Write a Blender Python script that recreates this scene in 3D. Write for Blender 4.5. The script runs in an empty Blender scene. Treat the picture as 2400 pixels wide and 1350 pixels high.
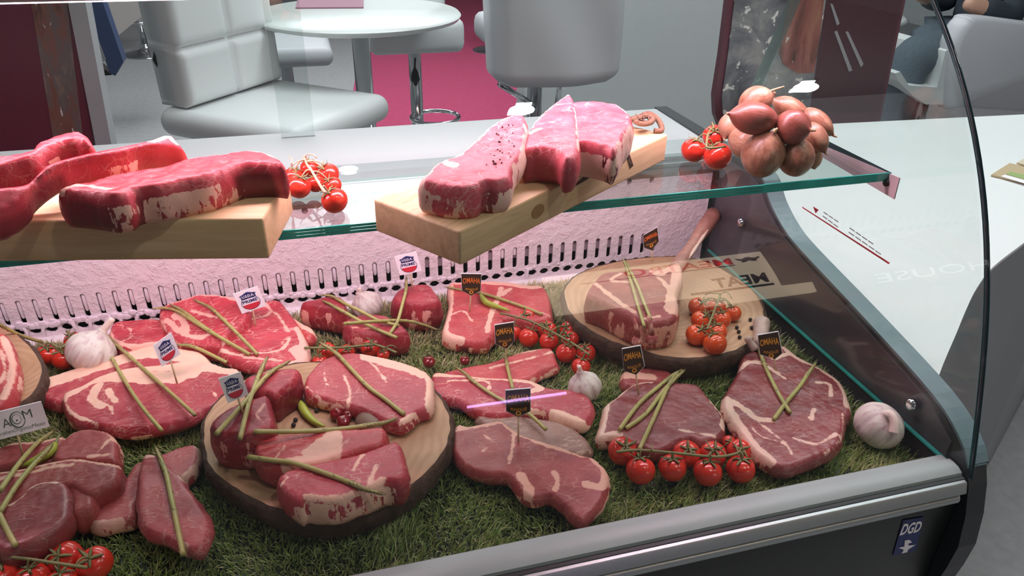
import bpy, math, random
import numpy as np
from mathutils import Vector, Matrix, noise
from mathutils.geometry import delaunay_2d_cdt
from mathutils.bvhtree import BVHTree
random.seed(7)
RNG = np.random.default_rng(11)
scene = bpy.context.scene
COL = scene.collection
D = bpy.data

# ------------------------------------------------------------------ camera
FPX = 1750.0                      # focal length in pixels of the 2400 x 1350 frame
CAM = np.array([0.0, 0.0, 0.60])  # metres; z = 0 is the turf the meat lies on, +x along the case, +y away from the customer
_y, _p, _r = [math.radians(a) for a in (15.79, 29.18, .94)]
_f = np.array([math.sin(_y) * math.cos(_p), math.cos(_y) * math.cos(_p), -math.sin(_p)])
_rt = np.array([math.cos(_y), -math.sin(_y), 0.0])
_up = np.cross(_rt, _f)
RT = math.cos(_r) * _rt + math.sin(_r) * _up
UP = -math.sin(_r) * _rt + math.cos(_r) * _up
cam_data = D.cameras.new('camera')
cam_data.sensor_width = 36.0
cam_data.lens = FPX / 2400 * 36.0
cam_data.clip_start = .02
cam = D.objects.new('camera', cam_data)
cam.matrix_world = Matrix(((RT[0], UP[0], -_f[0], CAM[0]), (RT[1], UP[1], -_f[1], CAM[1]),
                           (RT[2], UP[2], -_f[2], CAM[2]), (0, 0, 0, 1)))
COL.objects.link(cam)
scene.camera = cam

# ------------------------------------------------------------------ world, lights, exposure
world = D.worlds.new('hall_air')
scene.world = world
world.use_nodes = True
world.node_tree.nodes['Background'].inputs[0].default_value = (.80, .88, .92, 1)
world.node_tree.nodes['Background'].inputs[1].default_value = .16

def area(name, loc, target, sx, sy, power, color, spread=180):
    l = D.lights.new(name, 'AREA')
    l.shape = 'RECTANGLE'; l.size = sx; l.size_y = sy
    l.energy = power; l.color = color; l.spread = math.radians(spread)
    o = D.objects.new(name, l); COL.objects.link(o)
    o.location = loc
    o.rotation_euler = (Vector(target) - Vector(loc)).to_track_quat('-Z', 'Y').to_euler()
    return o
# the pink meat lamp under the canopy of the case
area('case_lamp_light', (.0, .748, .500), (.0, .84, .0), 1.25, .030, 8.2, (1, .64, .77), 170)
# hall ceiling lights, plus an added far fill for floor and carpet
area('hall_light_back', (.3, 2.35, 2.35), (.3, 3.2, -.9), 2.6, 1.0, 46, (.93, .98, 1))
area('hall_fill_far', (.6, 5.2, 2.35), (.6, 5.2, -.9), 3.0, 2.0, 110, (.95, .98, 1))
area('hall_light_counter', (1.9, 1.5, 2.3), (1.5, 1.4, 0), 1.0, .8, 30, (.90, .98, 1))
def spot(name, loc, target, power, color, size, angle):
    l = D.lights.new(name, 'SPOT'); l.energy = power; l.color = color; l.shadow_soft_size = size
    l.spot_size = math.radians(angle); l.spot_blend = .6
    o = D.objects.new(name, l); COL.objects.link(o); o.location = loc
    o.rotation_euler = (Vector(target) - Vector(loc)).to_track_quat('-Z', 'Y').to_euler(); return o
spot('twin_spot_light', (.80, -.36, 2.38), (.25, .75, 0), 30, (1, .95, .86), .05, 75)
spot('right_spot_light', (2.04, -.30, 2.38), (.9, .8, 0), 26, (.95, .98, 1), .05, 75)
vs = scene.view_settings
vs.view_transform = 'Standard'; vs.look = 'None'; vs.gamma = 1.0; vs.use_curve_mapping = False
vs.exposure = .0
scene.cycles.max_bounces = 10; scene.cycles.transparent_max_bounces = 24
scene.cycles.sample_clamp_indirect = 4.0
scene.cycles.caustics_reflective = False; scene.cycles.caustics_refractive = False

# ------------------------------------------------------------------ helpers
def ray(p):
    return RT * ((p[0] - 1200) / FPX) + UP * (-(p[1] - 675) / FPX) + _f
def onz(p, z): v = ray(p); return CAM + v * ((z - CAM[2]) / v[2])
def onx(p, x): v = ray(p); return CAM + v * (x / v[0])
def ony(p, y): v = ray(p); return CAM + v * (y / v[1])
def onplane(p, o, n): v = ray(p); return CAM + v * (np.dot(np.asarray(o) - CAM, n) / np.dot(v, n))
CROPS = {'A': (0, 650, 10 / 3), 'B': (0, 945, 10 / 3), 'C': (460, 800, 3), 'D': (680, 560, 10 / 3), 'E': (1000, 780, 2.935),
         'F': (1290, 480, 3.375), 'G': (1380, 740, 3), 'S': (0, 270, 3), 'T': (800, 200, 3), 'U': (1500, 180, 3),
         'V': (560, 360, 5.625), 'P': (0, 0, 1), 'K': (800, 0, 3)}
def px(c, pts):
    ox, oy, s = CROPS[c]
    return [(ox + x / s, oy + y / s) for x, y in pts]
def px1(c, x, y): return px(c, [(x, y)])[0]
def nrm(v): v = np.asarray(v, float); return v / np.linalg.norm(v)

def tag(o, label=None, cat=None, group=None, kind=None):
    if label: o['label'] = label
    if cat: o['category'] = cat
    if group: o['group'] = group
    if kind: o['kind'] = kind
    return o
def empty(name, loc, label=None, cat=None, group=None, kind=None):
    o = D.objects.new(name, None); COL.objects.link(o)
    o.location = loc; o.empty_display_size = .02
    return tag(o, label, cat, group, kind)
def obj(name, verts, faces, mat, parent=None, smooth=True, origin=None):
    """one mesh object; verts in world space"""
    v = np.asarray(verts, float)
    if parent is not None:
        p = parent
        o0 = np.zeros(3)
        while p is not None: o0 += np.array(p.location); p = p.parent
    elif origin is not None: o0 = np.asarray(origin, float)
    else: o0 = np.array([(v[:, 0].min() + v[:, 0].max()) / 2, (v[:, 1].min() + v[:, 1].max()) / 2, v[:, 2].min()])
    me = D.meshes.new(name)
    me.from_pydata((v - o0).tolist(), [], [list(map(int, f)) for f in faces])
    if mat is not None: me.materials.append(mat)
    if smooth:
        me.polygons.foreach_set('use_smooth', [True] * len(me.polygons))
    me.update()
    o = D.objects.new(name, me); COL.objects.link(o)
    if parent is not None: o.parent = parent
    else: o.location = o0
    return o
def auto(o, deg=35):
    me = o.data
    try: me.set_sharp_from_angle(angle=math.radians(deg))
    except Exception: pass
    return o
class MB:
    def __init__(s): s.v = []; s.f = []
    def add(s, v, f):
        n = len(s.v); s.v += [tuple(map(float, a)) for a in v]; s.f += [tuple(i + n for i in g) for g in f]; return s
    def box(s, lo, hi, bev=0.0):
        x0, y0, z0 = lo; x1, y1, z1 = hi
        if bev <= 0:
            return s.add([(x0, y0, z0), (x1, y0, z0), (x1, y1, z0), (x0, y1, z0), (x0, y0, z1), (x1, y0, z1), (x1, y1, z1), (x0, y1, z1)],
                         [(0, 3, 2, 1), (4, 5, 6, 7), (0, 1, 5, 4), (1, 2, 6, 5), (2, 3, 7, 6), (3, 0, 4, 7)])
        return s.add(*rbox(lo, hi, bev))
    def done(s, name, mat, parent=None, smooth=True, origin=None): return obj(name, s.v, s.f, mat, parent, smooth, origin)
def rbox(lo, hi, b, n=3):
    """rounded box built as stacked rounded rectangles"""
    lo = np.array(lo, float); hi = np.array(hi, float); c = (lo + hi) / 2; h = (hi - lo) / 2
    b = min(b, *(h * .98))
    V = []; F = []; rings = []
    prof = [(math.sin(a), math.cos(a)) for a in np.linspace(0, math.pi / 2, n + 1)]
    levels = [(-h[2] + b - b * cs, b * sn) for sn, cs in prof] + [(h[2] - b + b * cs, b * sn) for sn, cs in reversed(prof)]
    for z, ins in levels:
        r = []
        for q, (sx, sy) in enumerate(((1, 1), (-1, 1), (-1, -1), (1, -1))):
            for a in np.linspace(0, math.pi / 2, n + 1):
                ang = a + q * math.pi / 2
                rr = b
                x = sx * (h[0] - b) + (ins) * math.cos(ang); y = sy * (h[1] - b) + (ins) * math.sin(ang)
                r.append(len(V)); V.append((c[0] + x, c[1] + y, c[2] + z))
        rings.append(r)
    m = len(rings[0])
    for a, bb in zip(rings, rings[1:]):
        for i in range(m): F.append((a[i], a[(i + 1) % m], bb[(i + 1) % m], bb[i]))
    F.append(tuple(reversed(rings[0]))); F.append(tuple(rings[-1]))
    return V, F
def xform(v, M, t=(0, 0, 0)): return (np.asarray(v, float) @ np.asarray(M, float).T) + np.asarray(t, float)
def rotz(a): c, s = math.cos(a), math.sin(a); return np.array([[c, -s, 0], [s, c, 0], [0, 0, 1]])
def basis(z, x=(1, 0, 0)):
    z = nrm(z); x = np.asarray(x, float); x = x - z * np.dot(x, z)
    if np.linalg.norm(x) < 1e-6: x = np.array([0, 1., 0]) - z * z[1]
    x = nrm(x); return np.stack([x, np.cross(z, x), z], 1)
def crom(pts, n=6, closed=False):
    P = [np.asarray(p, float) for p in pts]; m = len(P); out = []
    segs = m if closed else m - 1
    for i in range(segs):
        if closed: a, b, c, d = P[i - 1], P[i], P[(i + 1) % m], P[(i + 2) % m]
        else: a, b, c, d = P[max(i - 1, 0)], P[i], P[i + 1], P[min(i + 2, m - 1)]
        for k in range(n):
            t = k / n
            out.append(.5 * ((2 * b) + (c - a) * t + (2 * a - 5 * b + 4 * c - d) * t * t + (3 * b - a - 3 * c + d) * t ** 3))
    if not closed: out.append(P[-1])
    return np.array(out)
def resample(P, ds, closed=False):
    P = np.asarray(P, float)
    Q = np.vstack([P, P[:1]]) if closed else P
    L = np.concatenate([[0], np.cumsum(np.linalg.norm(np.diff(Q, axis=0), axis=1))])
    n = max(int(round(L[-1] / ds)), 3)
    t = np.linspace(0, L[-1], n + 1)
    R = np.stack([np.interp(t, L, Q[:, k]) for k in range(Q.shape[1])], 1)
    return R[:-1] if closed else R
def tube(pts, rad, seg=8, cap=True):
    P = np.asarray(pts, float); n = len(P)
    rad = np.full(n, rad) if np.isscalar(rad) else np.asarray(rad, float)
    T = np.gradient(P, axis=0); T /= np.linalg.norm(T, axis=1)[:, None] + 1e-12
    up = np.array([0, 0, 1.]) if abs(T[0][2]) < .9 else np.array([1., 0, 0])
    x = nrm(np.cross(up, T[0])); V = []; F = []
    for i in range(n):
        x = nrm(x - T[i] * np.dot(x, T[i])); y = np.cross(T[i], x)
        for k in range(seg):
            a = 2 * math.pi * k / seg
            V.append(P[i] + rad[i] * (math.cos(a) * x + math.sin(a) * y))
    for i in range(n - 1):
        for k in range(seg):
            F.append((i * seg + k, i * seg + (k + 1) % seg, (i + 1) * seg + (k + 1) % seg, (i + 1) * seg + k))
    if cap: F.append(tuple(reversed(range(seg)))); F.append(tuple(range((n - 1) * seg, n * seg)))
    return V, F
def lathe(prof, seg=24, fn=None):
    V = []; F = []; n = len(prof)
    for i, (r, z) in enumerate(prof):
        for k in range(seg):
            a = 2 * math.pi * k / seg
            rr = r if fn is None else r * fn(a, i / (n - 1))
            V.append((rr * math.cos(a), rr * math.sin(a), z))
    for i in range(n - 1):
        for k in range(seg): F.append((i * seg + k, i * seg + (k + 1) % seg, (i + 1) * seg + (k + 1) % seg, (i + 1) * seg + k))
    F.append(tuple(reversed(range(seg)))); F.append(tuple(range((n - 1) * seg, n * seg)))
    return V, F
def extrude_x(prof, x0, x1):
    n = len(prof); V = [(x0, y, z) for y, z in prof] + [(x1, y, z) for y, z in prof]
    F = [(i, (i + 1) % n, n + (i + 1) % n, n + i) for i in range(n)] + [tuple(reversed(range(n))), tuple(range(n, 2 * n))]
    return V, F
def prism(poly, o, u, v, w, depth):
    """polygon (a,b) in the plane o + a*u + b*v, pushed by -w*depth"""
    o, u, v, w = map(lambda q: np.asarray(q, float), (o, u, v, w)); n = len(poly)
    top = [o + a * u + b * v for a, b in poly]
    V = top + [p - w * depth for p in top]
    F = [tuple(range(n)), tuple(reversed(range(n, 2 * n)))] + [(i, n + i, n + (i + 1) % n, (i + 1) % n) for i in range(n)]
    return V, F
def in_poly(pts, poly):
    x, y = pts[:, 0], pts[:, 1]; ins = np.zeros(len(pts), bool); m = len(poly)
    for i in range(m):
        x0, y0 = poly[i]; x1, y1 = poly[(i + 1) % m]
        if y0 == y1: continue
        c = ((y0 > y) != (y1 > y)) & (x < (x1 - x0) * (y - y0) / (y1 - y0) + x0)
        ins ^= c
    return ins
def dist_line(pts, line, closed=False):
    P = np.asarray(line, float); best = np.full(len(pts), 1e9)
    m = len(P) if closed else len(P) - 1
    if m <= 0: return np.linalg.norm(pts - P[0], axis=1)
    for i in range(m):
        a = P[i]; b = P[(i + 1) % len(P)]; ab = b - a
        t = np.clip(((pts - a) @ ab) / (ab @ ab + 1e-12), 0, 1)
        best = np.minimum(best, np.linalg.norm(pts - a - t[:, None] * ab, axis=1))
    return best
def tri(poly, holes=(), inner=None):
    """triangulate a 2D polygon with holes"""
    pts = [Vector((float(a), float(b))) for a, b in poly]; edges = [(i, (i + 1) % len(poly)) for i in range(len(poly))]
    for h in holes:
        k = len(pts); pts += [Vector((float(a), float(b))) for a, b in h]
        edges += [(k + i, k + (i + 1) % len(h)) for i in range(len(h))]
    if inner is not None: pts += [Vector((float(a), float(b))) for a, b in inner]
    r = delaunay_2d_cdt(pts, edges, [], 1, 1e-7)
    V = np.array([(p[0], p[1]) for p in r[0]]); F = [tuple(f) for f in r[2]]
    if holes:
        c = np.array([V[list(f)].mean(0) for f in F]); keep = np.ones(len(F), bool)
        for h in holes: keep &= ~in_poly(c, h)
        F = [f for f, k in zip(F, keep) if k]
    return V, F, r[3]
SUPPORT = []; FOOT = []
def add_support(o):
    me = o.data; off = Vector((0, 0, 0)); q = o
    while q is not None: off += q.location; q = q.parent
    vs_ = [v.co + off for v in me.vertices]
    SUPPORT.append(BVHTree.FromPolygons(vs_, [tuple(p.vertices) for p in me.polygons]))
def support(x, y, zmax=.30, base=0.0):
    z = base
    for b in SUPPORT:
        h = b.ray_cast(Vector((x, y, zmax)), Vector((0, 0, -1)))
        if h[0] is not None: z = max(z, h[0].z)
    return z
def rest(p, r=0.0, zmax=.30, base=0.0):
    """the point of a surface seen at pixel p, lifted by r"""
    v = Vector(ray(p)).normalized(); o = Vector(CAM); t = (base - CAM[2]) / v.z
    for b in SUPPORT:
        h = b.ray_cast(o, v)
        if h[0] is not None and h[0].z < zmax: t = min(t, h[3])
    z = (o + v * t).z
    return onz(p, z + r)

# ------------------------------------------------------------------ materials
class NT:
    def __init__(s, name):
        s.m = D.materials.new(name); s.m.use_nodes = True; s.t = s.m.node_tree; s.n = s.t.nodes; s.l = s.t.links
        s.b = s.n['Principled BSDF']; s.out = s.n['Material Output']
    def node(s, ty, **kw):
        n = s.n.new(ty)
        for k, v in kw.items():
            if k[0] == '_': n.inputs[k[1:].replace('_', ' ')].default_value = v
            else: setattr(n, k, v)
        return n
    def put(s, sock, v):
        if hasattr(v, 'is_linked') or isinstance(v, bpy.types.NodeSocket): s.l.new(v, sock)
        else: sock.default_value = v
    def math(s, op, a, b=0.0, c=0.0, clamp=False):
        n = s.n.new('ShaderNodeMath'); n.operation = op; n.use_clamp = clamp
        for i, v in enumerate((a, b, c)): s.put(n.inputs[i], v)
        return n.outputs[0]
    def mix(s, f, a, b, blend='MIX'):
        n = s.n.new('ShaderNodeMix'); n.data_type = 'RGBA'; n.blend_type = blend
        s.put(n.inputs[0], f); s.put(n.inputs[6], a if not isinstance(a, tuple) else (*a[:3], 1)); s.put(n.inputs[7], b if not isinstance(b, tuple) else (*b[:3], 1))
        return n.outputs[2]
    def noise(s, vec, scale, detail=3.0, rough=.5, dist=0.0):
        n = s.n.new('ShaderNodeTexNoise'); s.l.new(vec, n.inputs['Vector']) if vec is not None else None
        n.inputs['Scale'].default_value = scale; n.inputs['Detail'].default_value = detail
        n.inputs['Roughness'].default_value = rough; n.inputs['Distortion'].default_value = dist
        return n.outputs[0]
    def coord(s, scale=(1, 1, 1), rnd=True, rot=(0, 0, 0)):
        tc = s.n.new('ShaderNodeTexCoord'); mp = s.n.new('ShaderNodeMapping')
        mp.inputs['Scale'].default_value = scale; mp.inputs['Rotation'].default_value = rot
        s.l.new(tc.outputs['Object'], mp.inputs['Vector'])
        if rnd:
            oi = s.n.new('ShaderNodeObjectInfo'); m = s.math('MULTIPLY', oi.outputs['Random'], 17.0)
            cb = s.n.new('ShaderNodeCombineXYZ'); s.put(cb.inputs[0], m); s.put(cb.inputs[1], m)
            s.l.new(cb.outputs[0], mp.inputs['Location'])
        return mp.outputs[0]
    def loc(s, scale):
        at = s.attr('loc'); mp = s.n.new('ShaderNodeMapping'); mp.inputs['Scale'].default_value = scale
        s.l.new(at.outputs['Vector'], mp.inputs['Vector'])
        oi = s.n.new('ShaderNodeObjectInfo'); m = s.math('MULTIPLY', oi.outputs['Random'], 17.0)
        cb = s.n.new('ShaderNodeCombineXYZ'); s.put(cb.inputs[0], m); s.put(cb.inputs[1], m); s.l.new(cb.outputs[0], mp.inputs['Location'])
        return mp.outputs[0]
    def ramp(s, v, lo, hi):
        n = s.n.new('ShaderNodeMapRange'); n.interpolation_type = 'SMOOTHSTEP'
        s.put(n.inputs[0], v); n.inputs[1].default_value = lo; n.inputs[2].default_value = hi
        return n.outputs[0]
    def attr(s, name):
        n = s.n.new('ShaderNodeAttribute'); n.attribute_name = name; return n
    def bump(s, h, strength=.3, dist=.001):
        n = s.n.new('ShaderNodeBump'); n.inputs['Strength'].default_value = strength; n.inputs['Distance'].default_value = dist
        s.l.new(h, n.inputs['Height']); s.l.new(n.outputs[0], s.b.inputs['Normal'])
    def set(s, **kw):
        for k, v in kw.items():
            if isinstance(v, tuple) and len(v) == 3: v = (*v, 1)
            s.put(s.b.inputs[k.replace('_', ' ')], v)
        return s
def plain(name, col, rough=.5, metal=0.0, bump=None, vary=0.0, **kw):
    t = NT(name); t.set(Base_Color=col, Roughness=rough, Metallic=metal, **kw)
    if vary or bump:
        c = t.coord()
        nn = t.noise(c, (bump or (40, 0))[0], 4)
        if vary: t.set(Base_Color=t.mix(nn, tuple(max(0, x * (1 - vary)) for x in col), tuple(min(1, x * (1 + vary)) for x in col)))
        if bump: t.bump(nn, bump[1], bump[2] if len(bump) > 2 else .001)
    return t.m
def glow(name, col, strength):
    t = NT(name); t.set(Base_Color=col, Emission_Color=col, Emission_Strength=strength); return t.m
def meat(name, m1, m2, fatc, marb=.5, mscale=90., rough=.33, fatvar=.0045, grain=.25, wet=.45):
    t = NT(name)
    c = t.coord(); cs = t.coord((1, 3.2, 1.6)); 
    fat = t.attr('fat').outputs['Fac']; tone = t.attr('tone').outputs['Fac']
    n1 = t.noise(c, 85, 4, .6); n0 = t.noise(c, 22, 2)
    sd = t.attr('side').outputs['Fac']; ns = t.noise(t.coord((1, 1, .35)), 80, 4, .65)
    f = t.math('ADD', fat, t.math('MULTIPLY', t.math('SUBTRACT', n1, .5), fatvar * 2))
    f = t.math('ADD', f, t.math('MULTIPLY', t.math('MULTIPLY', t.math('SUBTRACT', ns, .52), .055), sd))
    fm = t.ramp(f, -.0007, .0010)
    # veins of marbling: thin ridges of two noises
    wv = t.n.new('ShaderNodeVectorMath'); wv.operation = 'ADD'; t.l.new(cs, wv.inputs[0])
    nd = t.n.new('ShaderNodeTexNoise'); nd.inputs['Scale'].default_value = 70; nd.inputs['Detail'].default_value = 3; t.l.new(c, nd.inputs['Vector'])
    sc_ = t.n.new('ShaderNodeVectorMath'); sc_.operation = 'SCALE'; sc_.inputs['Scale'].default_value = .022; t.l.new(nd.outputs['Color'], sc_.inputs[0]); t.l.new(sc_.outputs[0], wv.inputs[1])
    vo = t.n.new('ShaderNodeTexVoronoi'); vo.feature = 'DISTANCE_TO_EDGE'; vo.inputs['Scale'].default_value = mscale * .75; t.l.new(wv.outputs[0], vo.inputs['Vector'])
    v2 = t.math('ABSOLUTE', t.math('SUBTRACT', t.noise(c, mscale * 2.4, 3, .55, .5), .5))
    n3 = t.noise(c, 40, 2); reg = t.ramp(n3, .40, .60)
    wid = t.math('ADD', .012, t.math('MULTIPLY', n0, .085))
    w1 = t.math('MULTIPLY', t.ramp(t.math('DIVIDE', vo.outputs['Distance'], wid), 1.25, .05), reg)
    w2 = t.math('MULTIPLY', t.ramp(v2, .032, .006), t.ramp(t.noise(c, 28, 2), .42, .66))
    vein = t.math('MULTIPLY', t.math('MAXIMUM', w1, t.math('MULTIPLY', w2, .6)), min(1, marb * 1.15), clamp=True)
    fib = t.noise(t.coord((1, 7, 7)), 160, 3, .6)
    base = t.mix(t.ramp(t.noise(c, 34, 3), .30, .72), m1, m2)
    base = t.mix(t.math('MULTIPLY', fib, grain), base, tuple(min(1, x * 1.5 + .012) for x in m2))
    fcol = t.mix(t.noise(c, 60, 4), fatc, tuple(a * b for a, b in zip(fatc, (.93, .80, .72))))
    colr = t.mix(vein, base, tuple(.72 * a + .28 * b for a, b in zip(fatc, m2)))
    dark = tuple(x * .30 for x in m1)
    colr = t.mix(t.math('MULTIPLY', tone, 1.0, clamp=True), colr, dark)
    colr = t.mix(fm, colr, fcol)
    t.set(Base_Color=colr, Roughness=t.math('ADD', rough, t.math('MULTIPLY', fm, .15)), Specular_IOR_Level=wet)
    h = t.math('ADD', t.math('MULTIPLY', n1, .5), t.math('ADD', t.math('MULTIPLY', fib, .5), t.math('MULTIPLY', vein, .35)))
    t.bump(h, .55, .0011)
    return t.m
M = {}
FAT = (.86, .60, .50)
M['red'] = meat('bright_red_beef', (.32, .012, .024), (.50, .050, .070), (.90, .55, .46), .25, 60, grain=.45)
M['pink'] = meat('pink_beef', (.42, .040, .066), (.60, .10, .13), (.90, .64, .55), .42, 60, grain=.4)
M['rib'] = meat('marbled_ribeye', (.40, .024, .042), (.55, .058, .078), (.88, .52, .44), .72, 52)
M['strip'] = meat('marbled_strip', (.34, .026, .042), (.45, .055, .070), (.90, .60, .47), .45, 75)
M['fillet'] = meat('dark_fillet', (.25, .014, .026), (.38, .032, .048), (.78, .38, .33), .35, 46)
M['tbone'] = meat('pale_tbone', (.43, .040, .050), (.54, .070, .072), (.88, .54, .43), .30, 60)
M['veal'] = meat('dark_veal', (.185, .030, .033), (.26, .050, .052), (.76, .53, .43), .22, 50, .26, wet=.6)
M['lamb'] = meat('old_rose_beef', (.24, .034, .036), (.33, .062, .060), (.74, .44, .34), .3, 55)
M['flat'] = meat('fine_marbled_beef', (.30, .040, .048), (.42, .085, .090), (.76, .47, .40), .6, 110)
M['grey'] = meat('greyed_beef', (.24, .12, .095), (.34, .19, .15), (.66, .50, .38), .55, 60)
def stem_green(name, a, b, tipdark=.5):
    t = NT(name); c = t.coord((1, 1, 1))
    t.set(Base_Color=t.mix(t.noise(c, 60, 3), a, b), Roughness=.42); t.bump(t.noise(c, 300, 2), .2, .0005); return t.m
M['asp'] = stem_green('asparagus_skin', (.33, .31, .085), (.50, .45, .17))
M['asptip'] = stem_green('asparagus_tip', (.20, .17, .06), (.33, .27, .12))
M['chilli'] = stem_green('green_chilli_skin', (.28, .36, .03), (.40, .44, .06))
M['tom'] = plain('tomato_skin', (.62, .035, .018), .22, vary=.18, bump=(14, .05), Coat_Weight=.25, Coat_Roughness=.08)
M['tomo'] = plain('orange_tomato_skin', (.66, .085, .018), .22, vary=.2, bump=(14, .05), Coat_Weight=.25, Coat_Roughness=.08)
M['vine'] = plain('vine_stem', (.20, .20, .075), .6, vary=.35, bump=(120, .4))
M['vinep'] = plain('pale_vine_stem', (.55, .38, .24), .6, vary=.3, bump=(120, .4))
M['cherry'] = plain('red_pepper_skin', (.20, .006, .012), .18, vary=.25, Coat_Weight=.4, Coat_Roughness=.1)
M['pepper'] = plain('peppercorn', (.022, .016, .013), .7, vary=.4, bump=(500, .8, .0006))
def garlic_mat():
    t = NT('garlic_skin'); n = t.noise(t.loc((1, 1, .15)), 9, 5, .7); v = t.ramp(t.noise(t.loc((1, 1, .10)), 3.6, 4, .6), .46, .68)
    t.set(Base_Color=t.mix(v, t.mix(n, (.62, .55, .48), (.80, .75, .69)), (.54, .39, .40)), Roughness=.55)
    t.bump(n, .5, .0016); return t.m
M['garlic'] = garlic_mat()
def shallot_mat(name, a, b, c2):
    t = NT(name); n = t.noise(t.loc((1, 1, .10)), 8, 5, .7); m = t.noise(t.loc((1, 1, .5)), 1.8, 4, .6)
    t.set(Base_Color=t.mix(t.ramp(m, .42, .66), t.mix(t.ramp(n, .3, .7), a, b), c2), Roughness=.36, Coat_Weight=.12); t.bump(n, .4, .0010); return t.m
M['shal'] = shallot_mat('shallot_skin', (.20, .078, .044), (.36, .17, .105), (.43, .24, .15))
M['shalp'] = shallot_mat('pale_shallot_skin', (.33, .17, .10), (.50, .31, .20), (.42, .21, .14))
M['shalr'] = shallot_mat('red_shallot_skin', (.17, .042, .028), (.30, .092, .060), (.27, .08, .06))
M['dry'] = plain('dry_root_end', (.42, .32, .18), .8, vary=.4, bump=(90, .6))
def wood_board(name, a, b, dark, L=(3, 40, 40)):
    t = NT(name); c = t.coord(L); n = t.noise(c, 3.0, 5, .6, .8); k = t.noise(t.coord((6, 14, 14)), 1.6, 4, .6, 1.2)
    col = t.mix(t.ramp(n, .3, .75), a, b); col = t.mix(t.math('MULTIPLY', t.ramp(k, .60, .78), .55), col, dark)
    t.set(Base_Color=col, Roughness=.55); t.bump(n, .15, .0008); return t.m
M['board'] = wood_board('pale_maple_board', (.70, .47, .24), (.82, .60, .36), (.36, .20, .08))
M['board2'] = wood_board('pale_wood_board', (.66, .46, .24), (.80, .60, .36), (.30, .17, .07))
def log_top():
    t = NT('log_end_grain'); tc = t.n.new('ShaderNodeTexCoord'); sp = t.n.new('ShaderNodeSeparateXYZ'); t.l.new(tc.outputs['Object'], sp.inputs[0])
    c = t.coord((1, 1, 1)); w = t.math('MULTIPLY', t.noise(c, 9, 3), .05)
    r = t.math('ADD', t.math('SQRT', t.math('ADD', t.math('POWER', sp.outputs[0], 2), t.math('POWER', sp.outputs[1], 2))), w)
    ring = t.math('SINE', t.math('MULTIPLY', r, 620)); ring = t.ramp(ring, -.6, 1)
    big = t.noise(c, 12, 3)
    col = t.mix(t.ramp(big, .35, .7), (.52, .33, .19), (.40, .235, .125))
    col = t.mix(t.math('MULTIPLY', ring, .36), col, (.34, .18, .085))
    stain = t.ramp(t.noise(t.coord((1, 1, 1)), 26, 4, .6), .62, .78)
    col = t.mix(t.math('MULTIPLY', stain, .4), col, (.30, .13, .06))
    t.set(Base_Color=col, Roughness=.6); t.bump(ring, .15, .0006); return t.m
M['log'] = log_top()
M['bark'] = plain('tree_bark', (.075, .042, .026), .9, vary=.6, bump=(70, 1.0, .006))
def glassm(name, tint, f0=1.5, extra=0.0, rough=0.0):
    t = NT(name); tr = t.n.new('ShaderNodeBsdfTransparent'); gl = t.n.new('ShaderNodeBsdfGlossy'); fr = t.n.new('ShaderNodeLayerWeight'); mx = t.n.new('ShaderNodeMixShader')
    tr.inputs[0].default_value = (*tint, 1); gl.inputs['Roughness'].default_value = rough; fr.inputs[0].default_value = .5; r0 = ((f0 - 1) / (f0 + 1)) ** 2
    t.put(mx.inputs[0], t.math('ADD', t.math('MULTIPLY', t.math('POWER', fr.outputs[1], 5.0), 1 - r0), r0 + extra, clamp=True)); t.l.new(tr.outputs[0], mx.inputs[1]); t.l.new(gl.outputs[0], mx.inputs[2]); t.l.new(mx.outputs[0], t.out.inputs[0])
    return t.m
M['glass'] = glassm('clear_glass', (.975, .99, .985), 1.45)
M['glasss'] = glassm('shelf_glass', (.90, .955, .94), 1.5)
M['glasst'] = glassm('green_tinted_glass', (.93, .955, .95), 1.5, .02)
M['gedge'] = plain('green_glass_edge', (.045, .42, .35), .12, vary=.5, bump=(30, .1), Coat_Weight=.5)
M['gdark'] = plain('dark_glass_edge', (.006, .030, .036), .10, Coat_Weight=.5)
M['gpale'] = glassm('polished_glass_edge', (.50, .62, .58), 1.5, .12, .15)
M['chrome'] = plain('chrome', (.75, .76, .78), .12, 1.0)
M['alu'] = plain('brushed_aluminium', (.46, .50, .50), .38, .75, bump=(300, .08), vary=.08)
M['alum'] = plain('matt_aluminium_rail', (.36, .41, .40), .5, .15, vary=.10, bump=(12, .03))
M['rubber'] = plain('black_seal', (.012, .014, .015), .5)
M['blackp'] = plain('black_front_panel', (.010, .013, .014), .35)
M['greyp'] = plain('dark_grey_plastic_cheek', (.035, .040, .046), .45, bump=(400, .1))
M['greyi'] = plain('grey_inner_cheek', (.095, .090, .100), .40, bump=(20, .04), vary=.1)
M['bluep'] = plain('blue_grey_cheek_edge', (.15, .235, .26), .4)
M['white'] = plain('white_lacquer', (.80, .82, .82), .3)
M['whitem'] = plain('white_worktop', (.62, .64, .65), .45)
M['counterw'] = plain('white_counter_laminate', (.86, .90, .89), .25)
M['counters'] = plain('shaded_counter_side', (.26, .28, .30), .5)  # white counter side with its shade put into the colour
def frostp():
    t = NT('frosted_white_panel'); c = t.coord(rnd=False)
    n = t.noise(c, 60, 5, .65); n2 = t.noise(t.coord((1, 1, 1), rnd=False), 16, 3)
    t.set(Base_Color=t.mix(n2, (.76, .72, .75), (.84, .81, .83)), Roughness=.45)
    t.bump(t.math('ADD', t.ramp(n, .4, .7), t.math('MULTIPLY', t.noise(c, 150, 2), .4)), .5, .0028); return t.m
M['frost'] = frostp()
M['ice'] = plain('frost_ice', (.78, .76, .80), .35, bump=(200, .5, .001), Coat_Weight=.2)
M['dark'] = plain('slot_shade_dark', (.012, .006, .010), .7)  # shade inside the slots, given as a dark colour
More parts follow.
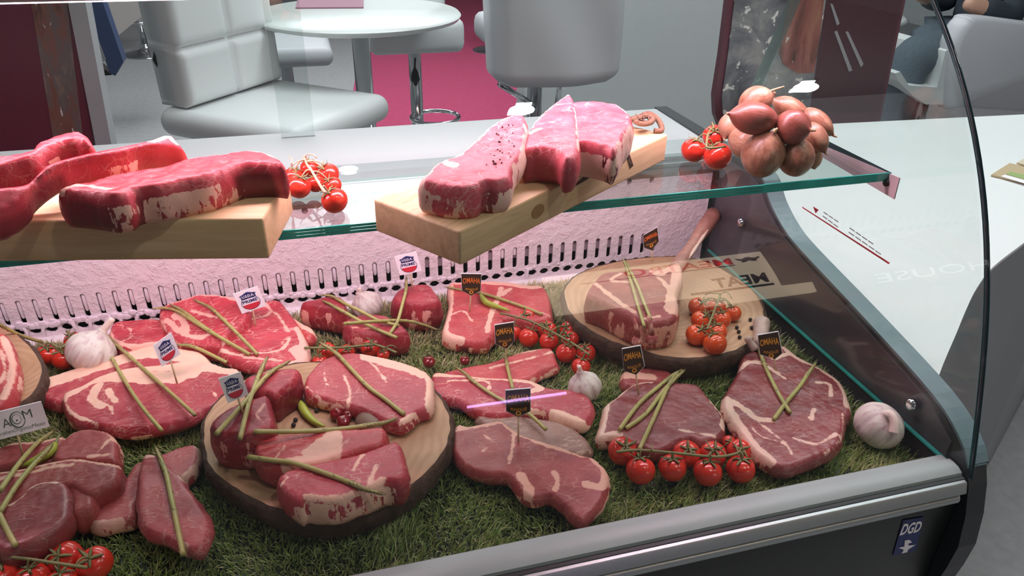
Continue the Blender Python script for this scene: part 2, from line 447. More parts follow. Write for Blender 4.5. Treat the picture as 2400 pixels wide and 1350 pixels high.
M['slotb'] = plain('slot_back', (.34, .30, .33), .6)
M['purple'] = plain('dark_side_lining', (.060, .048, .060), .4)
M['cardw'] = plain('white_foam_board', (.86, .85, .88), .6)
M['navy'] = plain('navy_print', (.022, .030, .14), .5)
M['redp'] = plain('red_print', (.60, .030, .055), .5)
M['brownp'] = plain('brown_print', (.040, .022, .010), .45)
M['goldp'] = plain('gold_print', (.72, .34, .035), .5)
M['orangep'] = plain('orange_print', (.72, .17, .025), .5)
M['greenp'] = plain('dark_green_print', (.035, .070, .055), .5)
M['greyt'] = plain('grey_print', (.45, .45, .47), .6)
M['whitep'] = plain('white_print', (.88, .88, .90), .5)
M['bluest'] = plain('blue_sticker', (.010, .022, .14), .4)
M['stick'] = plain('wooden_pick', (.60, .46, .26), .6, vary=.15)
M['rope'] = plain('brown_rope', (.20, .115, .07), .9, vary=.5, bump=(250, .8, .001))
M['leather'] = plain('white_leather', (.74, .76, .76), .42, bump=(60, .12, .002))
M['leatherg'] = plain('pale_grey_leather', (.56, .57, .60), .5, bump=(60, .12, .002))
M['table'] = plain('white_table_top', (.80, .84, .82), .25)
M['blackm'] = plain('black_metal', (.02, .02, .022), .4, .5)
M['carpetg'] = plain('grey_carpet', (.40, .40, .41), .95, vary=.22, bump=(30, .3))
M['carpetr'] = plain('crimson_carpet', (.52, .065, .16), .95, vary=.2, bump=(30, .3))
M['hallw'] = plain('white_hall_wall', (.62, .64, .64), .8, vary=.03)
M['drape'] = plain('grey_hall_wall', (.30, .31, .33), .8)
M['crimson'] = plain('crimson_panel', (.155, .018, .045), .4)
M['crimsond'] = plain('dark_crimson_panel', (.075, .014, .026), .4)
M['postg'] = plain('grey_panel_edge', (.40, .41, .42), .5)
M['blue'] = plain('blue_panel', (.045, .085, .20), .5)
M['beige'] = plain('beige_panel', (.50, .46, .44), .7)
M['jeans'] = plain('grey_blue_denim', (.085, .115, .145), .85, vary=.35, bump=(90, .3))
M['shirt'] = plain('dark_navy_cloth', (.020, .030, .042), .85, vary=.3, bump=(120, .3))
M['skin'] = plain('skin', (.52, .30, .21), .5)
M['hair'] = plain('brown_hair', (.05, .03, .02), .7, bump=(200, .5))
M['tan'] = plain('tan_card', (.50, .40, .24), .6)
M['leaf'] = plain('green_card_print', (.30, .42, .16), .6)
M['cream'] = glow('cream_lit_sign', (1, .80, .58), 3.6)
M['redlit'] = glow('red_lit_letters', (.85, .03, .02), 2.2)
M['whitelit'] = glow('white_lit_letters', (1, 1, 1), 1.3)
M['tubelit'] = glow('violet_lit_tube', (.78, .45, 1), 16)
M['lamplit'] = glow('pink_lamp_tube', (1, .80, .90), 3.0)
M['spotlit'] = glow('lamp_lens', (1, .98, .97), 70)
M['downlit'] = glow('downlight_lens', (.92, 1, 1), 22)
def photo(name, cols, sc, stretch=(1, 1, 1), bright=.62):
    t = NT(name); c = t.coord(stretch); n = t.noise(c, sc, 4, .6, .6); cr = t.n.new('ShaderNodeValToRGB'); t.l.new(n, cr.inputs[0])
    el = cr.color_ramp.elements
    while len(el) < len(cols): el.new(.5)
    for i, (p, k) in enumerate(cols): el[i].position = p; el[i].color = (*k, 1)
    sp = t.ramp(t.noise(t.coord(stretch), sc * 3.1, 3, .6), bright, bright + .05)
    t.set(Base_Color=t.mix(sp, cr.outputs[0], (.78, .76, .72)), Roughness=.35); return t.m
M['ph1'] = photo('printed_food_photo', [(.3, (.05, .02, .02)), (.45, (.25, .10, .07)), (.55, (.16, .13, .13)), (.7, (.45, .28, .16))], 9, (3, 1, .8), .64)
M['ph2'] = photo('printed_smoke_photo', [(.3, (.06, .06, .075)), (.48, (.18, .18, .20)), (.6, (.30, .29, .29)), (.75, (.44, .42, .38))], 9, (1, 1, 1), .60)
M['ph3'] = photo('printed_roast_photo', [(.3, (.10, .035, .02)), (.45, (.30, .085, .07)), (.6, (.38, .14, .10)), (.75, (.46, .30, .16))], 11, (2, 1, .7), .70)

# ------------------------------------------------------------------ the hall: floor, walls, ceiling
def struct(name, verts, faces, mat, label=None):
    o = obj(name, verts, faces, mat, None, False); o['kind'] = 'structure'
    if label: o['label'] = label
    return o
FL = -.90
struct('floor', [(-6, -3, FL), (7, -3, FL), (7, 11, FL), (-6, 11, FL)], [(0, 1, 2, 3)], M['carpetg'], 'mottled grey carpet floor of the hall')
rc = [onz(p, FL + .004) for p in ((806, 345), (838, 150), (905, -40), (1500, -40), (1400, 340))]
V, F = prism([(p[0], p[1]) for p in rc], (0, 0, FL + .004), (1, 0, 0), (0, 1, 0), (0, 0, 1), .003)
struct('floor_carpet', V, F, M['carpetr'], 'crimson carpet laid over the grey floor')
struct('ceiling', [(-6, -3, 2.6), (-6, 11, 2.6), (7, 11, 2.6), (7, -3, 2.6)], [(0, 1, 2, 3)], M['hallw'])
struct('wall_back', [(-6, 11, FL), (7, 11, FL), (7, 11, 2.6), (-6, 11, 2.6)], [(0, 1, 2, 3)], M['drape'])
struct('wall_front', [(-6, -3, FL), (-6, -3, 2.6), (7, -3, 2.6), (7, -3, FL)], [(0, 1, 2, 3)], M['drape'])
# white partition right of the red carpet
wl = ony((1229, 250), 3.0)[0]; wr = ony((1800, 100), 3.0)[0]
b = MB().box((wl, 3.0, FL), (wr, 3.12, 1.9)).done('wall_partition', M['hallw'], None, False)
b['kind'] = 'structure'; b['label'] = 'plain white stand wall behind the grey covered chair'

# ------------------------------------------------------------------ display case
case = empty('display_case', (0, .75, FL), 'long refrigerated meat display case with curved front glass', 'display case')
XL, XR = -.80, .652
def part(mb, name, mat, smooth=True, parent=None, label=None):
    o = obj(name, mb.v, mb.f, mat, parent or case, smooth); auto(o)
    if label: o['label'] = label
    return o
part(MB().box((XL, .487, -.040), (XR, 1.09, -.016)), 'deck', M['white'], False)
# back panel with a row of slots over a row of arched openings
def capsule(cx, z0, z1, w, n=6):
    r = w / 2
    return [(cx + r * math.cos(a), z1 - r + r * math.sin(a)) for a in np.linspace(0, math.pi, n)] + \
           [(cx - r * math.cos(a), z0 + r - r * math.sin(a)) for a in np.linspace(0, math.pi, n)]
holes = []
xs = np.arange(-.742, .56, .02095)
for x in xs: holes.append(capsule(x, .0190, .058, .0075))
for x in xs[:-1] + .0105: holes.append(capsule(x, .0004, .0128, .0172))
for zr, m in ((.149, .040),):
    for x in np.arange(-.70, .56, m): holes.append(capsule(x, zr, zr + .012, .009))
V2, F2, _ = tri([(XL, -.016), (XR, -.016), (XR, .168), (XL, .168)], holes)
YB = 1.066
rim = MB(); rim.add([(a, YB, b) for a, b in V2], F2)
for h in holes:
    n = len(h); rim.add([(a, YB, b) for a, b in h] + [(a, YB + .004, b) for a, b in h], [(i, (i + 1) % n, n + (i + 1) % n, n + i) for i in range(n)])
obj('back_panel', rim.v, rim.f, M['frost'], case, False)
part(MB().box((XL, YB + .0055, .036), (XR, YB + .008, .168)), 'slot_backing', M['slotb'], False)  # pale plate paints the lighter upper part of the slot shading
part(MB().box((XL, YB + .022, -.030), (XR, YB + .024, .030)), 'slot_shade_plate', M['dark'], False)  # dark plate paints the shade low in the slots and in the arches
part(MB().add(*extrude_x([(YB, -.006), (YB - .004, -.0045), (YB - .026, -.012), (YB - .026, -.018), (YB, -.018)], XL, XR)), 'grille_lip', M['white'], False)
fr = MB()
for i, x in enumerate(xs):
    k = np.clip((.42 - x) / .6, 0, 1)
    if k <= 0: continue
    for j in range(2 + int(8 * k)):
        r = random.uniform(.0016, .0050) * (.5 + .6 * k)
        c = (x + random.uniform(-.010, .010), YB - r * .3, .0158 + random.gauss(0, .0020))
        v, f = lathe([(.01 * r, -r), (.7 * r, -.7 * r), (r, 0), (.7 * r, .7 * r), (.01 * r, r)], 8)
        fr.add(xform(v, np.diag([1.3, .7, 1.0]), c), f)
    if random.random() < .75 * k:
        r = .0028; v, f = tube([(x + random.uniform(-.003, .003), YB - .002, .015), (x, YB - .004, .008), (x, YB - .005, .000)], [r, r * .8, r * .35], 7); fr.add(v, f)
    if random.random() < .25 + k:
        h = .039 * (random.uniform(.30, .5) + .40 * k); v, f = lathe([(.0004, -h / 2), (.0026, -h * .42), (.0030, 0), (.0026, h * .42), (.0004, h / 2)], 8)
        fr.add(xform(v, np.diag([1.0, .55, 1.0]), (x, YB + .0035, .0575 - h / 2)), f)
o = part(fr, 'frost_build_up', M['ice']); o['kind'] = 'stuff'
# parapet worktop and its ridged aluminium lip
part(MB().box((XL, 1.070, .158), (.672, 1.332, .195), .004), 'rear_worktop', M['whitem'])
lip = [(1.072, .196), (1.058, .196), (1.0575, .1915), (1.060, .1905), (1.060, .188), (1.054, .186), (1.054, .181), (1.059, .180), (1.059, .177), (1.055, .176), (1.055, .170), (1.066, .166), (1.072, .166)]
part(MB().add(*extrude_x(lip, XL, XR)), 'worktop_lip', M['alu'], False)
# glass shelf
ZS = .296
sh = part(MB().box((XL, .6875, ZS - .0100), (.655, .857, ZS)), 'glass_shelf', M['glasss'], False)
seam = onz((1790, 432), ZS)[0]
ed = MB()
for k in range(3): ed.box((XL, .6855, ZS - .0100 + k * .0034), (seam, .6875, ZS - .0100 + k * .0034 + .0027))
part(ed, 'layered_glass_edge', M['gedge'], False, sh)
part(MB().box((seam, .6855, ZS - .0100), (.655, .6875, ZS)), 'glass_edge', M['gedge'], False, sh)
part(MB().box((.655, .6855, ZS - .0100), (.6565, .857, ZS)), 'dark_glass_edge', M['gdark'], False, sh)
def on_x(name, pts, x, th, mat, parent=None, smooth=False):
    q = [onx(p, x) for p in pts]; n = len(q)
    V = [(x, a[1], a[2]) for a in q] + [(x + th, a[1], a[2]) for a in q]
    F = [tuple(range(n)), tuple(reversed(range(n, 2 * n)))] + [(i, n + i, n + (i + 1) % n, (i + 1) % n) for i in range(n)]
    return obj(name, V, F, mat, parent or case, smooth)
br = on_x('shelf_bracket', [(1930, 342), (2108, 417), (2095, 467), (1928, 369)], .6535, .0015, plain('bracket_metal', (.62, .50, .52), .45, .3))
q = onx((2078, 428), .653); v, f = lathe([(.0045, 0), (.0045, .002), (.003, .0034), (.0005, .0036)], 12)
obj('bolt', xform(v, basis((-1, 0, 0)), q), f, M['rubber'], br)
# glass of the case
poly = np.polyfit(*zip(*[(b, a) for a, b in [(.444, -.02), (.462, .032), (.464, .049), (.472, .085), (.482, .123), (.491, .155), (.506, .199), (.522, .241), (.541, .281), (.56, .32), (.583, .358), (.610, .395), (.639, .432), (.668, .465), (.693, .487), (.72, .507)]]), 4)
prof = [(float(np.polyval(poly, z)), z) for z in np.linspace(.022, .505, 26)]
def shell(prof, th, x0, x1):
    P = np.array(prof); T = np.gradient(P, axis=0); T /= np.linalg.norm(T, axis=1)[:, None]
    N = np.stack([T[:, 1], -T[:, 0]], 1); Q = P + N * th; n = len(P)
    V = []; 
    for x in (x0, x1): V += [(x, a, b) for a, b in P] + [(x, a, b) for a, b in Q]
    F = []
    for i in range(n - 1):
        F.append((i, i + 1, 2 * n + i + 1, 2 * n + i)); F.append((n + i, 3 * n + i, 3 * n + i + 1, n + i + 1))
    return V, F, P, Q
V, F, P_, Q_ = shell(prof, .0016, XL, .659)
fg = obj('front_glass', V, F, M['glass'], case)
_, _, P_, Q_ = shell(prof, .0065, XL, .659)
n = len(P_)
V = []; F = []
for x in (.6592, .6605): V += [(x, a, b) for a, b in P_] + [(x, a, b) for a, b in Q_]
m = 2 * n
for i in range(n - 1): F += [(i, i + 1, n + i + 1, n + i), (m + i, m + n + i, m + n + i + 1, m + i + 1), (i, m + i, m + i + 1, i + 1), (n + i, n + i + 1, m + n + i + 1, m + n + i)]
obj('dark_glass_edge', V, F, M['gdark'], fg)
eg = [(float(a) , float(b)) for a, b in Q_[:-1]] + [(.90, .505), (.927, .454), (.985, .31), (1.03, .203), (1.02, .199), (.97, .197), (.95, .15), (.965, .02)]
eg = [(a + (.001 if i < n - 1 else 0), b) for i, (a, b) in enumerate(eg)]
V = [(.656, a, b) for a, b in eg]; V2b = [(.6585, a, b) for a, b in eg]; k = len(eg)
endg = obj('end_glass', V + V2b, [tuple(range(k)), tuple(reversed(range(k, 2 * k)))], M['glass'], case, False)
part(MB().add(*prism([(.927, .454), (.985, .31), (1.03, .203), (1.055, .203), (1.010, .31), (.952, .454), (.925, .52), (.90, .52)], (.6588, 0, 0), (0, 1, 0), (0, 0, 1), (-1, 0, 0), .002)), 'polished_rear_edge', M['gpale'], False, endg)
# bottom edge line of the end glass and dark lining below it
part(MB().box((.6545, .475, .0185), (.6590, 1.05, .0210)), 'bottom_edge', M['gedge'], False, endg)
part(MB().box((.6600, .480, -.016), (.6640, 1.064, .0200)), 'side_lining', M['purple'], False)
# end cheek
cheek = [(1.335, .197), (1.0, .200), (.965, .197), (.937, .187), (.911, .162), (.869, .139), (.819, .125), (.678, .100), (.541, .072), (.489, .047), (.470, .026), (.461, .006), (.451, -.03), (.445, -.073), (.448, -.112), (.452, -.14), (.475, -.23), (.53, -.36), (.60, -.5), (.62, -.88), (1.335, -.88)]
V, F = prism(cheek, (.690, 0, 0), (0, 1, 0), (0, 0, 1), (1, 0, 0), .0255)
ck = obj('end_cheek', V, F, M['greyp'], case, False)
inn = [(a, b) for a, b in cheek[:9]] + [(.50, .05), (.50, -.016), (1.064, -.016), (1.064, .19)]
inn = [(1.06, .188), (.972, .188), (.945, .178), (.918, .155), (.872, .133), (.819, .119), (.678, .094), (.541, .066), (.498, .040), (.498, -.01), (1.06, -.01)]
V, F = prism(inn, (.6645, 0, 0), (0, 1, 0), (0, 0, 1), (1, 0, 0), .003)
obj('cheek_lining', V, F, M['greyi'], case, False)
V = []; top = [tuple(a) for a in crom(cheek[2:11], 4)]
for a, b in top: V += [(.6635, a, b), (.6915, a, b)]
tv = np.array(V); F = [(2 * i, 2 * i + 1, 2 * i + 3, 2 * i + 2) for i in range(len(top) - 1)]
tv2 = tv + np.array([0, 0, .004]); kk = len(tv)
o = obj('cheek_trim', np.vstack([tv, tv2]), F + [tuple(kk + j for j in f) for f in F] + [(2 * i, 2 * i + 2, kk + 2 * i + 2, kk + 2 * i) for i in range(len(top) - 1)] + [(2 * i + 1, kk + 2 * i + 1, kk + 2 * i + 3, 2 * i + 3) for i in range(len(top) - 1)], M['bluep'], case, False)
for p in ((1740, 522), (2140, 948)):
    q = onx(p, .6555); v, f = lathe([(.0075, 0), (.0078, .003), (.0068, .0062), (.0035, .0075), (.0005, .0078)], 16)
    obj('chrome_screw', xform(v, basis((-1, 0, 0)), q), f, M['chrome'], case)
# front rail
rail = [(.502, -.016), (.502, .0195), (.497, .0245), (.488, .0255), (.486, .0285), (.480, .0290), (.472, .0280), (.4665, .0250), (.4655, .0215), (.480, .018), (.480, -.016)]
part(MB().add(*extrude_x(rail, XL, .6535)), 'front_rail', M['alum'], False)
part(MB().box((XL, .4605, .012), (.6535, .470, .0215)), 'glass_seal', M['rubber'], False)
part(MB().add(*extrude_x([(.4605, .0205), (.4565, .0205), (.4555, .0190), (.4520, .0075), (.4560, .0060), (.470, .006), (.470, .0205)], XL, .6525)), 'front_strip', M['alu'], False)
part(MB().box((XL, .4600, .000), (.650, .475, .006)), 'strip_gap', M['rubber'], False)
th = np.linspace(-math.pi / 2, math.pi / 2, 9)
part(MB().add(*extrude_x([(.4575 - .0035 * math.cos(a), -.0045 + .0058 * math.sin(a)) for a in th] + [(.475, .0013), (.475, -.0103)], XL, .650)), 'front_bead', M['alu'], True)
part(MB().add(*extrude_x([(.4655, -.011), (.4655, -.16), (.49, -.23), (.54, -.36), (.61, -.5), (.63, -.88), (1.33, -.88), (1.33, -.012)], XL, .6645)), 'front_panel', M['blackp'], False)
# canopy with its lamp
can = part(MB().box((XL, .715, .512), (.66, .93, .535), .004), 'canopy', M['alu'])
v, f = tube([(-.70, .765, .503), (.64, .765, .503)], .0085, 14)
obj('lamp_tube', v, f, M['lamplit'], can)
part(MB().box((XL, .722, .5015), (.66, .727, .514)), 'canopy_edge', M['alu'], False, can)
for x in (-.70, .655): part(MB().box((x, .88, .195), (x + .012, .905, .514)), 'canopy_post', M['alu'], False, can) if x < 0 else None
# narrow glass upright standing on the worktop behind the left board
a = ony((657, 300), 1.30); b2 = ony((736, 300), 1.30)
part(MB().box((a[0], 1.298, .195), (b2[0], 1.304, .72)), 'rear_glass_upright', M['glasst'], False)
# load line on the end glass
ll = on_x('load_line', [(1880, 484), (1882, 488), (2083, 619), (2086, 616)], .6552, -.0004, M['redp'])
on_x('load_arrow', [(1906, 484), (1919, 492), (1912, 500)], .6552, -.0004, M['redp'], ll)
for r0, r1, nn in (((1931, 496), (1968, 521), 3), ((1929, 505), (1967, 533), 3), ((1992, 533), (2050, 573), 4), ((1990, 543), (2068, 597), 5)):
    for k in range(nn):
        t0 = k / nn; t1 = (k + .82) / nn
        p0 = (r0[0] + (r1[0] - r0[0]) * t0, r0[1] + (r1[1] - r0[1]) * t0); p1 = (r0[0] + (r1[0] - r0[0]) * t1, r0[1] + (r1[1] - r0[1]) * t1)
        on_x('fine_print', [p0, p1, (p1[0] - 1, p1[1] + 2), (p0[0] - 1, p0[1] + 2)], .6552, -.0003, M['greyt'], ll)

# ------------------------------------------------------------------ lettering
_tc = {}
def text2d(body, bold=.0, shear=0.0):
    k = (body, bold, shear)
    if k not in _tc:
        cu = D.curves.new('lettering', 'FONT'); cu.body = body; cu.offset = bold; cu.shear = shear; cu.resolution_u = 3
        o = D.objects.new('lettering', cu); COL.objects.link(o)
        dg = bpy.context.evaluated_depsgraph_get(); me = o.evaluated_get(dg).to_mesh()
        v = np.array([tuple(q.co)[:2] for q in me.vertices]); f = [tuple(p.vertices) for p in me.polygons]
        o.evaluated_get(dg).to_mesh_clear(); D.objects.remove(o); D.curves.remove(cu)
        lo = v.min(0); hi = v.max(0); _tc[k] = ((v - lo) / (hi - lo), f)
    return _tc[k]
class Plate:
    """a flat face given by its four corners (top left, top right, bottom right, bottom left); marks are laid on it in 0..1 coordinates"""
    def __init__(s, q, n):
        s.q = [np.asarray(a, float) for a in q]; s.n = np.asarray(n, float); s.lift = .0004
    def at(s, u, v, lift=None):
        a, b, c, d = s.q; p = (a * (1 - u) + b * u) * (1 - v) + (d * (1 - u) + c * u) * v
        return p + s.n * (s.lift if lift is None else lift)
    def poly(s, name, pts, mat, parent, lift=.0004, th=.0003):
        V2, F, _ = tri(pts); n = len(V2)
        top = [s.at(a, b, lift) for a, b in V2]
        return obj(name, top, F, mat, parent, False)
    def text(s, body, u0, v0, u1, v1, mat, parent, bold=0.0, lift=.0008, arc=0.0, shear=0.0, name='lettering', rise=0.0):
        v, f = text2d(body, bold, shear)
        V = []
        for a, b in v:
            u = u0 + (u1 - u0) * a; w = v1 + (v0 - v1) * b - arc * (1 - (2 * a - 1) ** 2) - rise * a
            V.append(s.at(u, w, lift))
        return obj(name, V, f, mat, parent, False)
# maker's sticker on the black front panel: lying on the plane y = .465
ys = .4650
q = [ony(p, ys) for p in ((2116, 1219), (2164, 1211), (2146, 1290), (2092, 1302))]
st = obj('maker_sticker', [np.array(a) + (0, -.0004, 0) for a in q] + [np.array(a) for a in q], [(0, 3, 2, 1), (0, 1, 5, 4), (1, 2, 6, 5), (2, 3, 7, 6), (3, 0, 4, 7)], M['bluest'], case, False)
pl = Plate(q, (0, -1, 0))
pl.text('DGD', .02, .10, .98, .42, M['whitep'], st, .03, shear=.2)
pl.poly('arrow_mark', [(.15, .78), (.40, .78), (.35, .60), (.55, .60), (.72, .70), (.52, .72), (.62, .78), (.92, .80), (.62, .90), (.60, .98), (.35, .98), (.42, .88)], M['whitep'], st, .0008)

# ------------------------------------------------------------------ the stand behind the case
def stool_base(root, x, y, zt, foot=.22):
    v, f = lathe([(.215, 0), (.215, .008), (.19, .016), (.10, .030), (.045, .055), (.032, .085), (.030, .10)], 32); obj('base', xform(v, np.eye(3), (x, y, FL)), f, M['chrome'], root)
    v, f = lathe([(.026, .09), (.026, zt - FL)], 20); obj('pole', xform(v, np.eye(3), (x, y, FL)), f, M['chrome'], root)
def ring(c, r, t, n=28, a0=0, a1=2 * math.pi):
    return tube([(c[0] + r * math.cos(a), c[1] + r * math.sin(a), c[2]) for a in np.linspace(a0, a1, n)], t, 8)
def oriented_box(c, ex, ey, hx, hy, z0, z1, bev=.02, n=4):
    v, f = rbox((-hx, -hy, 0), (hx, hy, z1 - z0), bev, n)
    ex = nrm(ex); ey = nrm(ey); Mx = np.stack([ex, ey, [0, 0, 1]], 1)
    return xform(v, Mx, (c[0], c[1], z0)), f
# big white quilted stool chair
zs = -.02
E1 = onz((450, 257), zs); E2 = onz((657, 190), zs); e = nrm(E2 - E1); fwd = np.array([e[1], -e[0], 0]); wd = np.linalg.norm(E2 - E1)
mid = (E1 + E2) / 2
ch = empty('bar_chair', (mid[0], mid[1], FL), 'white quilted leather bar chair turned sideways behind the left board', 'chair', 'white bar chairs of the stand')
dp = .40
c = mid + fwd * (dp / 2 - .05)
v, f = oriented_box(c, e, fwd, wd / 2 + .045, dp / 2 + .06, zs - .085, zs, .040, 6)
v = np.array(v)
obj('seat', v, f, M['leather'], ch)
bv, bf = MB(), None
hb = .46
# backrest: padded slab bulging between its seams, split by grooves into six cushions
nx, nz = 40, 44; V = []; F = []
def bulge(s, t):
    g = 1.0
    for a in (0, .5, 1): g = min(g, abs(s - a) / .045)
    for a in (0, .36, .72, 1): g = min(g, abs(t - a) / .045)
    return .022 * (1 - (1 - min(g, 1)) ** 2)
for j in range(nz + 1):
    for i in range(nx + 1):
        s = i / nx; t = j / nz
        edge = min(s, 1 - s, t * 1.2, 1 - t) ; rr = .05
        inset = 0
        p = mid + e * ((s - .5) * (wd + .02)) + np.array([0, 0, 1]) * (t * hb + .005) + fwd * (bulge(s, t) - .01 - .015 * t) 
        V.append(p)
m = len(V); V += [np.array(p) - fwd * .095 for p in V]
for j in range(nz):
    for i in range(nx):
        a = j * (nx + 1) + i; F.append((a, a + 1, a + nx + 2, a + nx + 1)); F.append((m + a, m + a + nx + 1, m + a + nx + 2, m + a + 1))
per = [i for i in range(nx + 1)] + [(j + 1) * (nx + 1) - 1 for j in range(1, nz + 1)] + [nz * (nx + 1) + i for i in range(nx - 1, -1, -1)] + [j * (nx + 1) for j in range(nz - 1, 0, -1)]
for a, b in zip(per, per[1:] + per[:1]): F.append((b, a, m + a, m + b))
obj('backrest', V, F, M['leather'], ch)
stool_base(ch, c[0], c[1], zs - .085)
y_l = float(E1[1]) + .06
lv = [ony(p, y_l) for p in ((372, 30), (374, 80), (368, 112), (366, 140), (390, 182), (394, 216))]
v, f = tube(lv, .010, 8); obj('black_arm', v, f, M['blackm'], ch)
# round bar table
zt = .17
tc_ = np.array([onz((872, 71), zt)[0] - .01, onz((872, 71), zt)[1] + .345, zt])
tb = empty('bar_table', (tc_[0], tc_[1], FL), 'round white bar table on one chrome pole', 'table')
v, f = lathe([(.01, -.028), (.315, -.028), (.345, -.020), (.352, -.008), (.345, 0), (.01, 0)], 64); o = obj('table_top', xform(v, np.eye(3), tc_), f, M['table'], tb); auto(o, 50)
v, f = lathe([(.30, 0), (.30, .008), (.06, .03), (.031, .06), (.031, zt - .028 - FL)], 32); obj('chrome_pole', xform(v, np.eye(3), (tc_[0], tc_[1], FL)), f, M['chrome'], tb)
# pink card on the table
q = [onz(p, zt + .001) for p in ((700, -8), (852, -8), (852, 19), (693, 20))]
o = obj('place_card', [a for a in q] + [np.array(a) + (0, 0, .004) for a in q], [(0, 1, 2, 3), (4, 5, 6, 7), (0, 1, 5, 4), (1, 2, 6, 5), (2, 3, 7, 6), (3, 0, 4, 7)], plain('mauve_card', (.35, .16, .22), .5), None, False)
tag(o, 'mauve menu card lying on the round white bar table', 'card')
# stool behind the table, its padded back towards us
y2 = 2.95
a = ony((868, 135), y2); b = ony((1092, 80), y2); cx_ = (a[0] + b[0]) / 2
s2 = empty('bar_chair', (cx_, y2 + .2, FL), 'white bar chair pushed in behind the round bar table', 'chair', 'white bar chairs of the stand')
MB().box((a[0], y2, a[2]), (b[0], y2 + .40, a[2] + .13), .035).done('seat', M['leather'], s2)
MB().box((a[0] + .01, y2 + .34, a[2] + .10), (b[0] - .01, y2 + .42, a[2] + .42), .03).done('backrest', M['leather'], s2)
stool_base(s2, ony((975, 200), y2 + .2)[0], y2 + .2, a[2] + .01)
xx = ony((975, 200), y2 + .2)[0]
v, f = lathe([(.004, 0), (.014, -.02), (.020, -.05), (.014, -.062)], 12); q = ony((972, 158), y2 + .17); obj('lever_grip', xform(v, np.eye(3), q), f, M['blackm'], s2)
v, f = tube([ony((973, 136), y2 + .17), q], .004, 8); obj('lever', v, f, M['blackm'], s2)
q = ony((1020, 275), y2 + .12); v, f = ring((q[0], q[1], q[2]), .10, .009); obj('footrest', v, f, M['chrome'], s2)
# pale stool between the big chair and the table
y3 = 3.3; a = ony((655, 190), y3); b = ony((780, 112), y3)
s3 = empty('bar_chair', ((a[0] + b[0]) / 2, y3 + .2, FL), 'pale grey bar chair half hidden behind the quilted white chair', 'chair', 'white bar chairs of the stand')
MB().box((b[0] - .42, y3, b[2] - .08), (b[0], y3 + .42, b[2]), .035).done('seat', M['leatherg'], s3)
stool_base(s3, b[0] - .2, y3 + .2, b[2] - .07)
# far chrome stools on the red carpet
for (bx, by, lab) in ((1160, 118, 'chrome bar stool far back on the red carpet, the nearer of two'), (1172, 22, 'chrome bar stool far back on the red carpet, the farther of two'), (345, 128, 'pale bar stool far back on the grey floor at left')):
    q = onz((bx, by), FL); r = empty('bar_stool', q, lab, 'stool', 'bar stools at the far end of the stand')
    stool_base(r, q[0], q[1], -.2)
    v, f = ring((q[0], q[1], -.60), .17, .012); obj('footrest', v, f, M['chrome'], r)
    MB().box((q[0] - .2, q[1] - .2, -.2), (q[0] + .2, q[1] + .2, -.11), .03).done('seat', M['leather'], r)
# covered chair right of the carpet, its back towards us
y4 = 2.15
P4 = [ony(p, y4) for p in ((1168, 195), (1166, 60), (1172, -30), (1500, -30), (1484, 60), (1462, 200), (1440, 213), (1200, 208))]
g = empty('covered_chair', ((P4[0][0] + P4[5][0]) / 2, y4 + .25, FL), 'chair with a smooth pale grey cover, seen from behind', 'chair')
x0, x1, zb = P4[0][0], P4[5][0], P4[7][2]
nx, nz = 26, 40; V = []; F = []; H4 = .55
for j in range(nz + 1):
    for i in range(nx + 1):
        s = i / nx; t = j / nz
        edge = max(0, 1 - min(s, 1 - s) / .10); eb = max(0, 1 - min(t, 1 - t) / .06)
        x = x0 + (x1 - x0) * s + .03 * (s - .5) * t + (.5 - s) * .05 * eb ** 2
        y = y4 + .045 * edge ** 2 + .02 * eb ** 2 - .03 * (1 - (2 * s - 1) ** 2) + .010 * math.sin(9 * s + 6 * t) * s
        V.append((x, y + .06 * t, zb + H4 * t))
m = len(V); V += [(x, y + .10, z) for x, y, z in V]
for j in range(nz):
    for i in range(nx):
        a = j * (nx + 1) + i; F.append((a, a + 1, a + nx + 2, a + nx + 1)); F.append((m + a, m + a + nx + 1, m + a + nx + 2, m + a + 1))
per = [i for i in range(nx + 1)] + [(j + 1) * (nx + 1) - 1 for j in range(1, nz + 1)] + [nz * (nx + 1) + i for i in range(nx - 1, -1, -1)] + [j * (nx + 1) for j in range(nz - 1, 0, -1)]
for a, b in zip(per, per[1:] + per[:1]): F.append((b, a, m + a, m + b))
obj('backrest', V, F, M['leatherg'], g)
MB().box((x0 + .03, y4 + .08, zb + .06), (x1 - .03, y4 + .48, zb + .15), .03).done('seat', M['leatherg'], g)
stool_base(g, (x0 + x1) / 2, y4 + .28, zb + .07)
v, f = tube([((x0 + x1) / 2 - .16, y4 + .14, zb - .02), ((x0 + x1) / 2 - .02, y4 + .24, zb - .12)], .010, 8); obj('brace', v, f, M['chrome'], g)
v, f = tube([((x0 + x1) / 2 + .04, y4 + .12, zb + .05), ((x0 + x1) / 2 + .04, y4 + .16, zb - .12)], .010, 8); obj('brace', v, f, M['chrome'], g)
# left partition: crimson panel with a printed photo strip and a grey end post
y5 = 1.62
def yq(name, pts, y, th, mat, parent=None, smooth=False):
    q = [ony(p, y) for p in pts]; n = len(q)
    V = list(q) + [a + (0, th, 0) for a in q]
    F = [tuple(range(n)), tuple(reversed(range(n, 2 * n)))] + [(i, (i + 1) % n, n + (i + 1) % n, n + i) for i in range(n)]
    return obj(name, V, F, mat, parent, smooth)
pa = empty('crimson_partition', (ony((0, 300), y5)[0], y5, FL), 'crimson partition panel with a printed strip and grey end post at far left', 'partition')
yq('panel', [(-420, -60), (165, -60), (240, 480), (-420, 480)], y5, .03, M['crimson'], pa)
yq('photo_print', [(62, -60), (150, -60), (212, 480), (150, 480)], y5 - .002, .0015, M['ph1'], pa)
yq('end_post', [(146, -60), (188, -60), (276, 420), (240, 420)], y5 - .012, .05, M['postg'], pa)
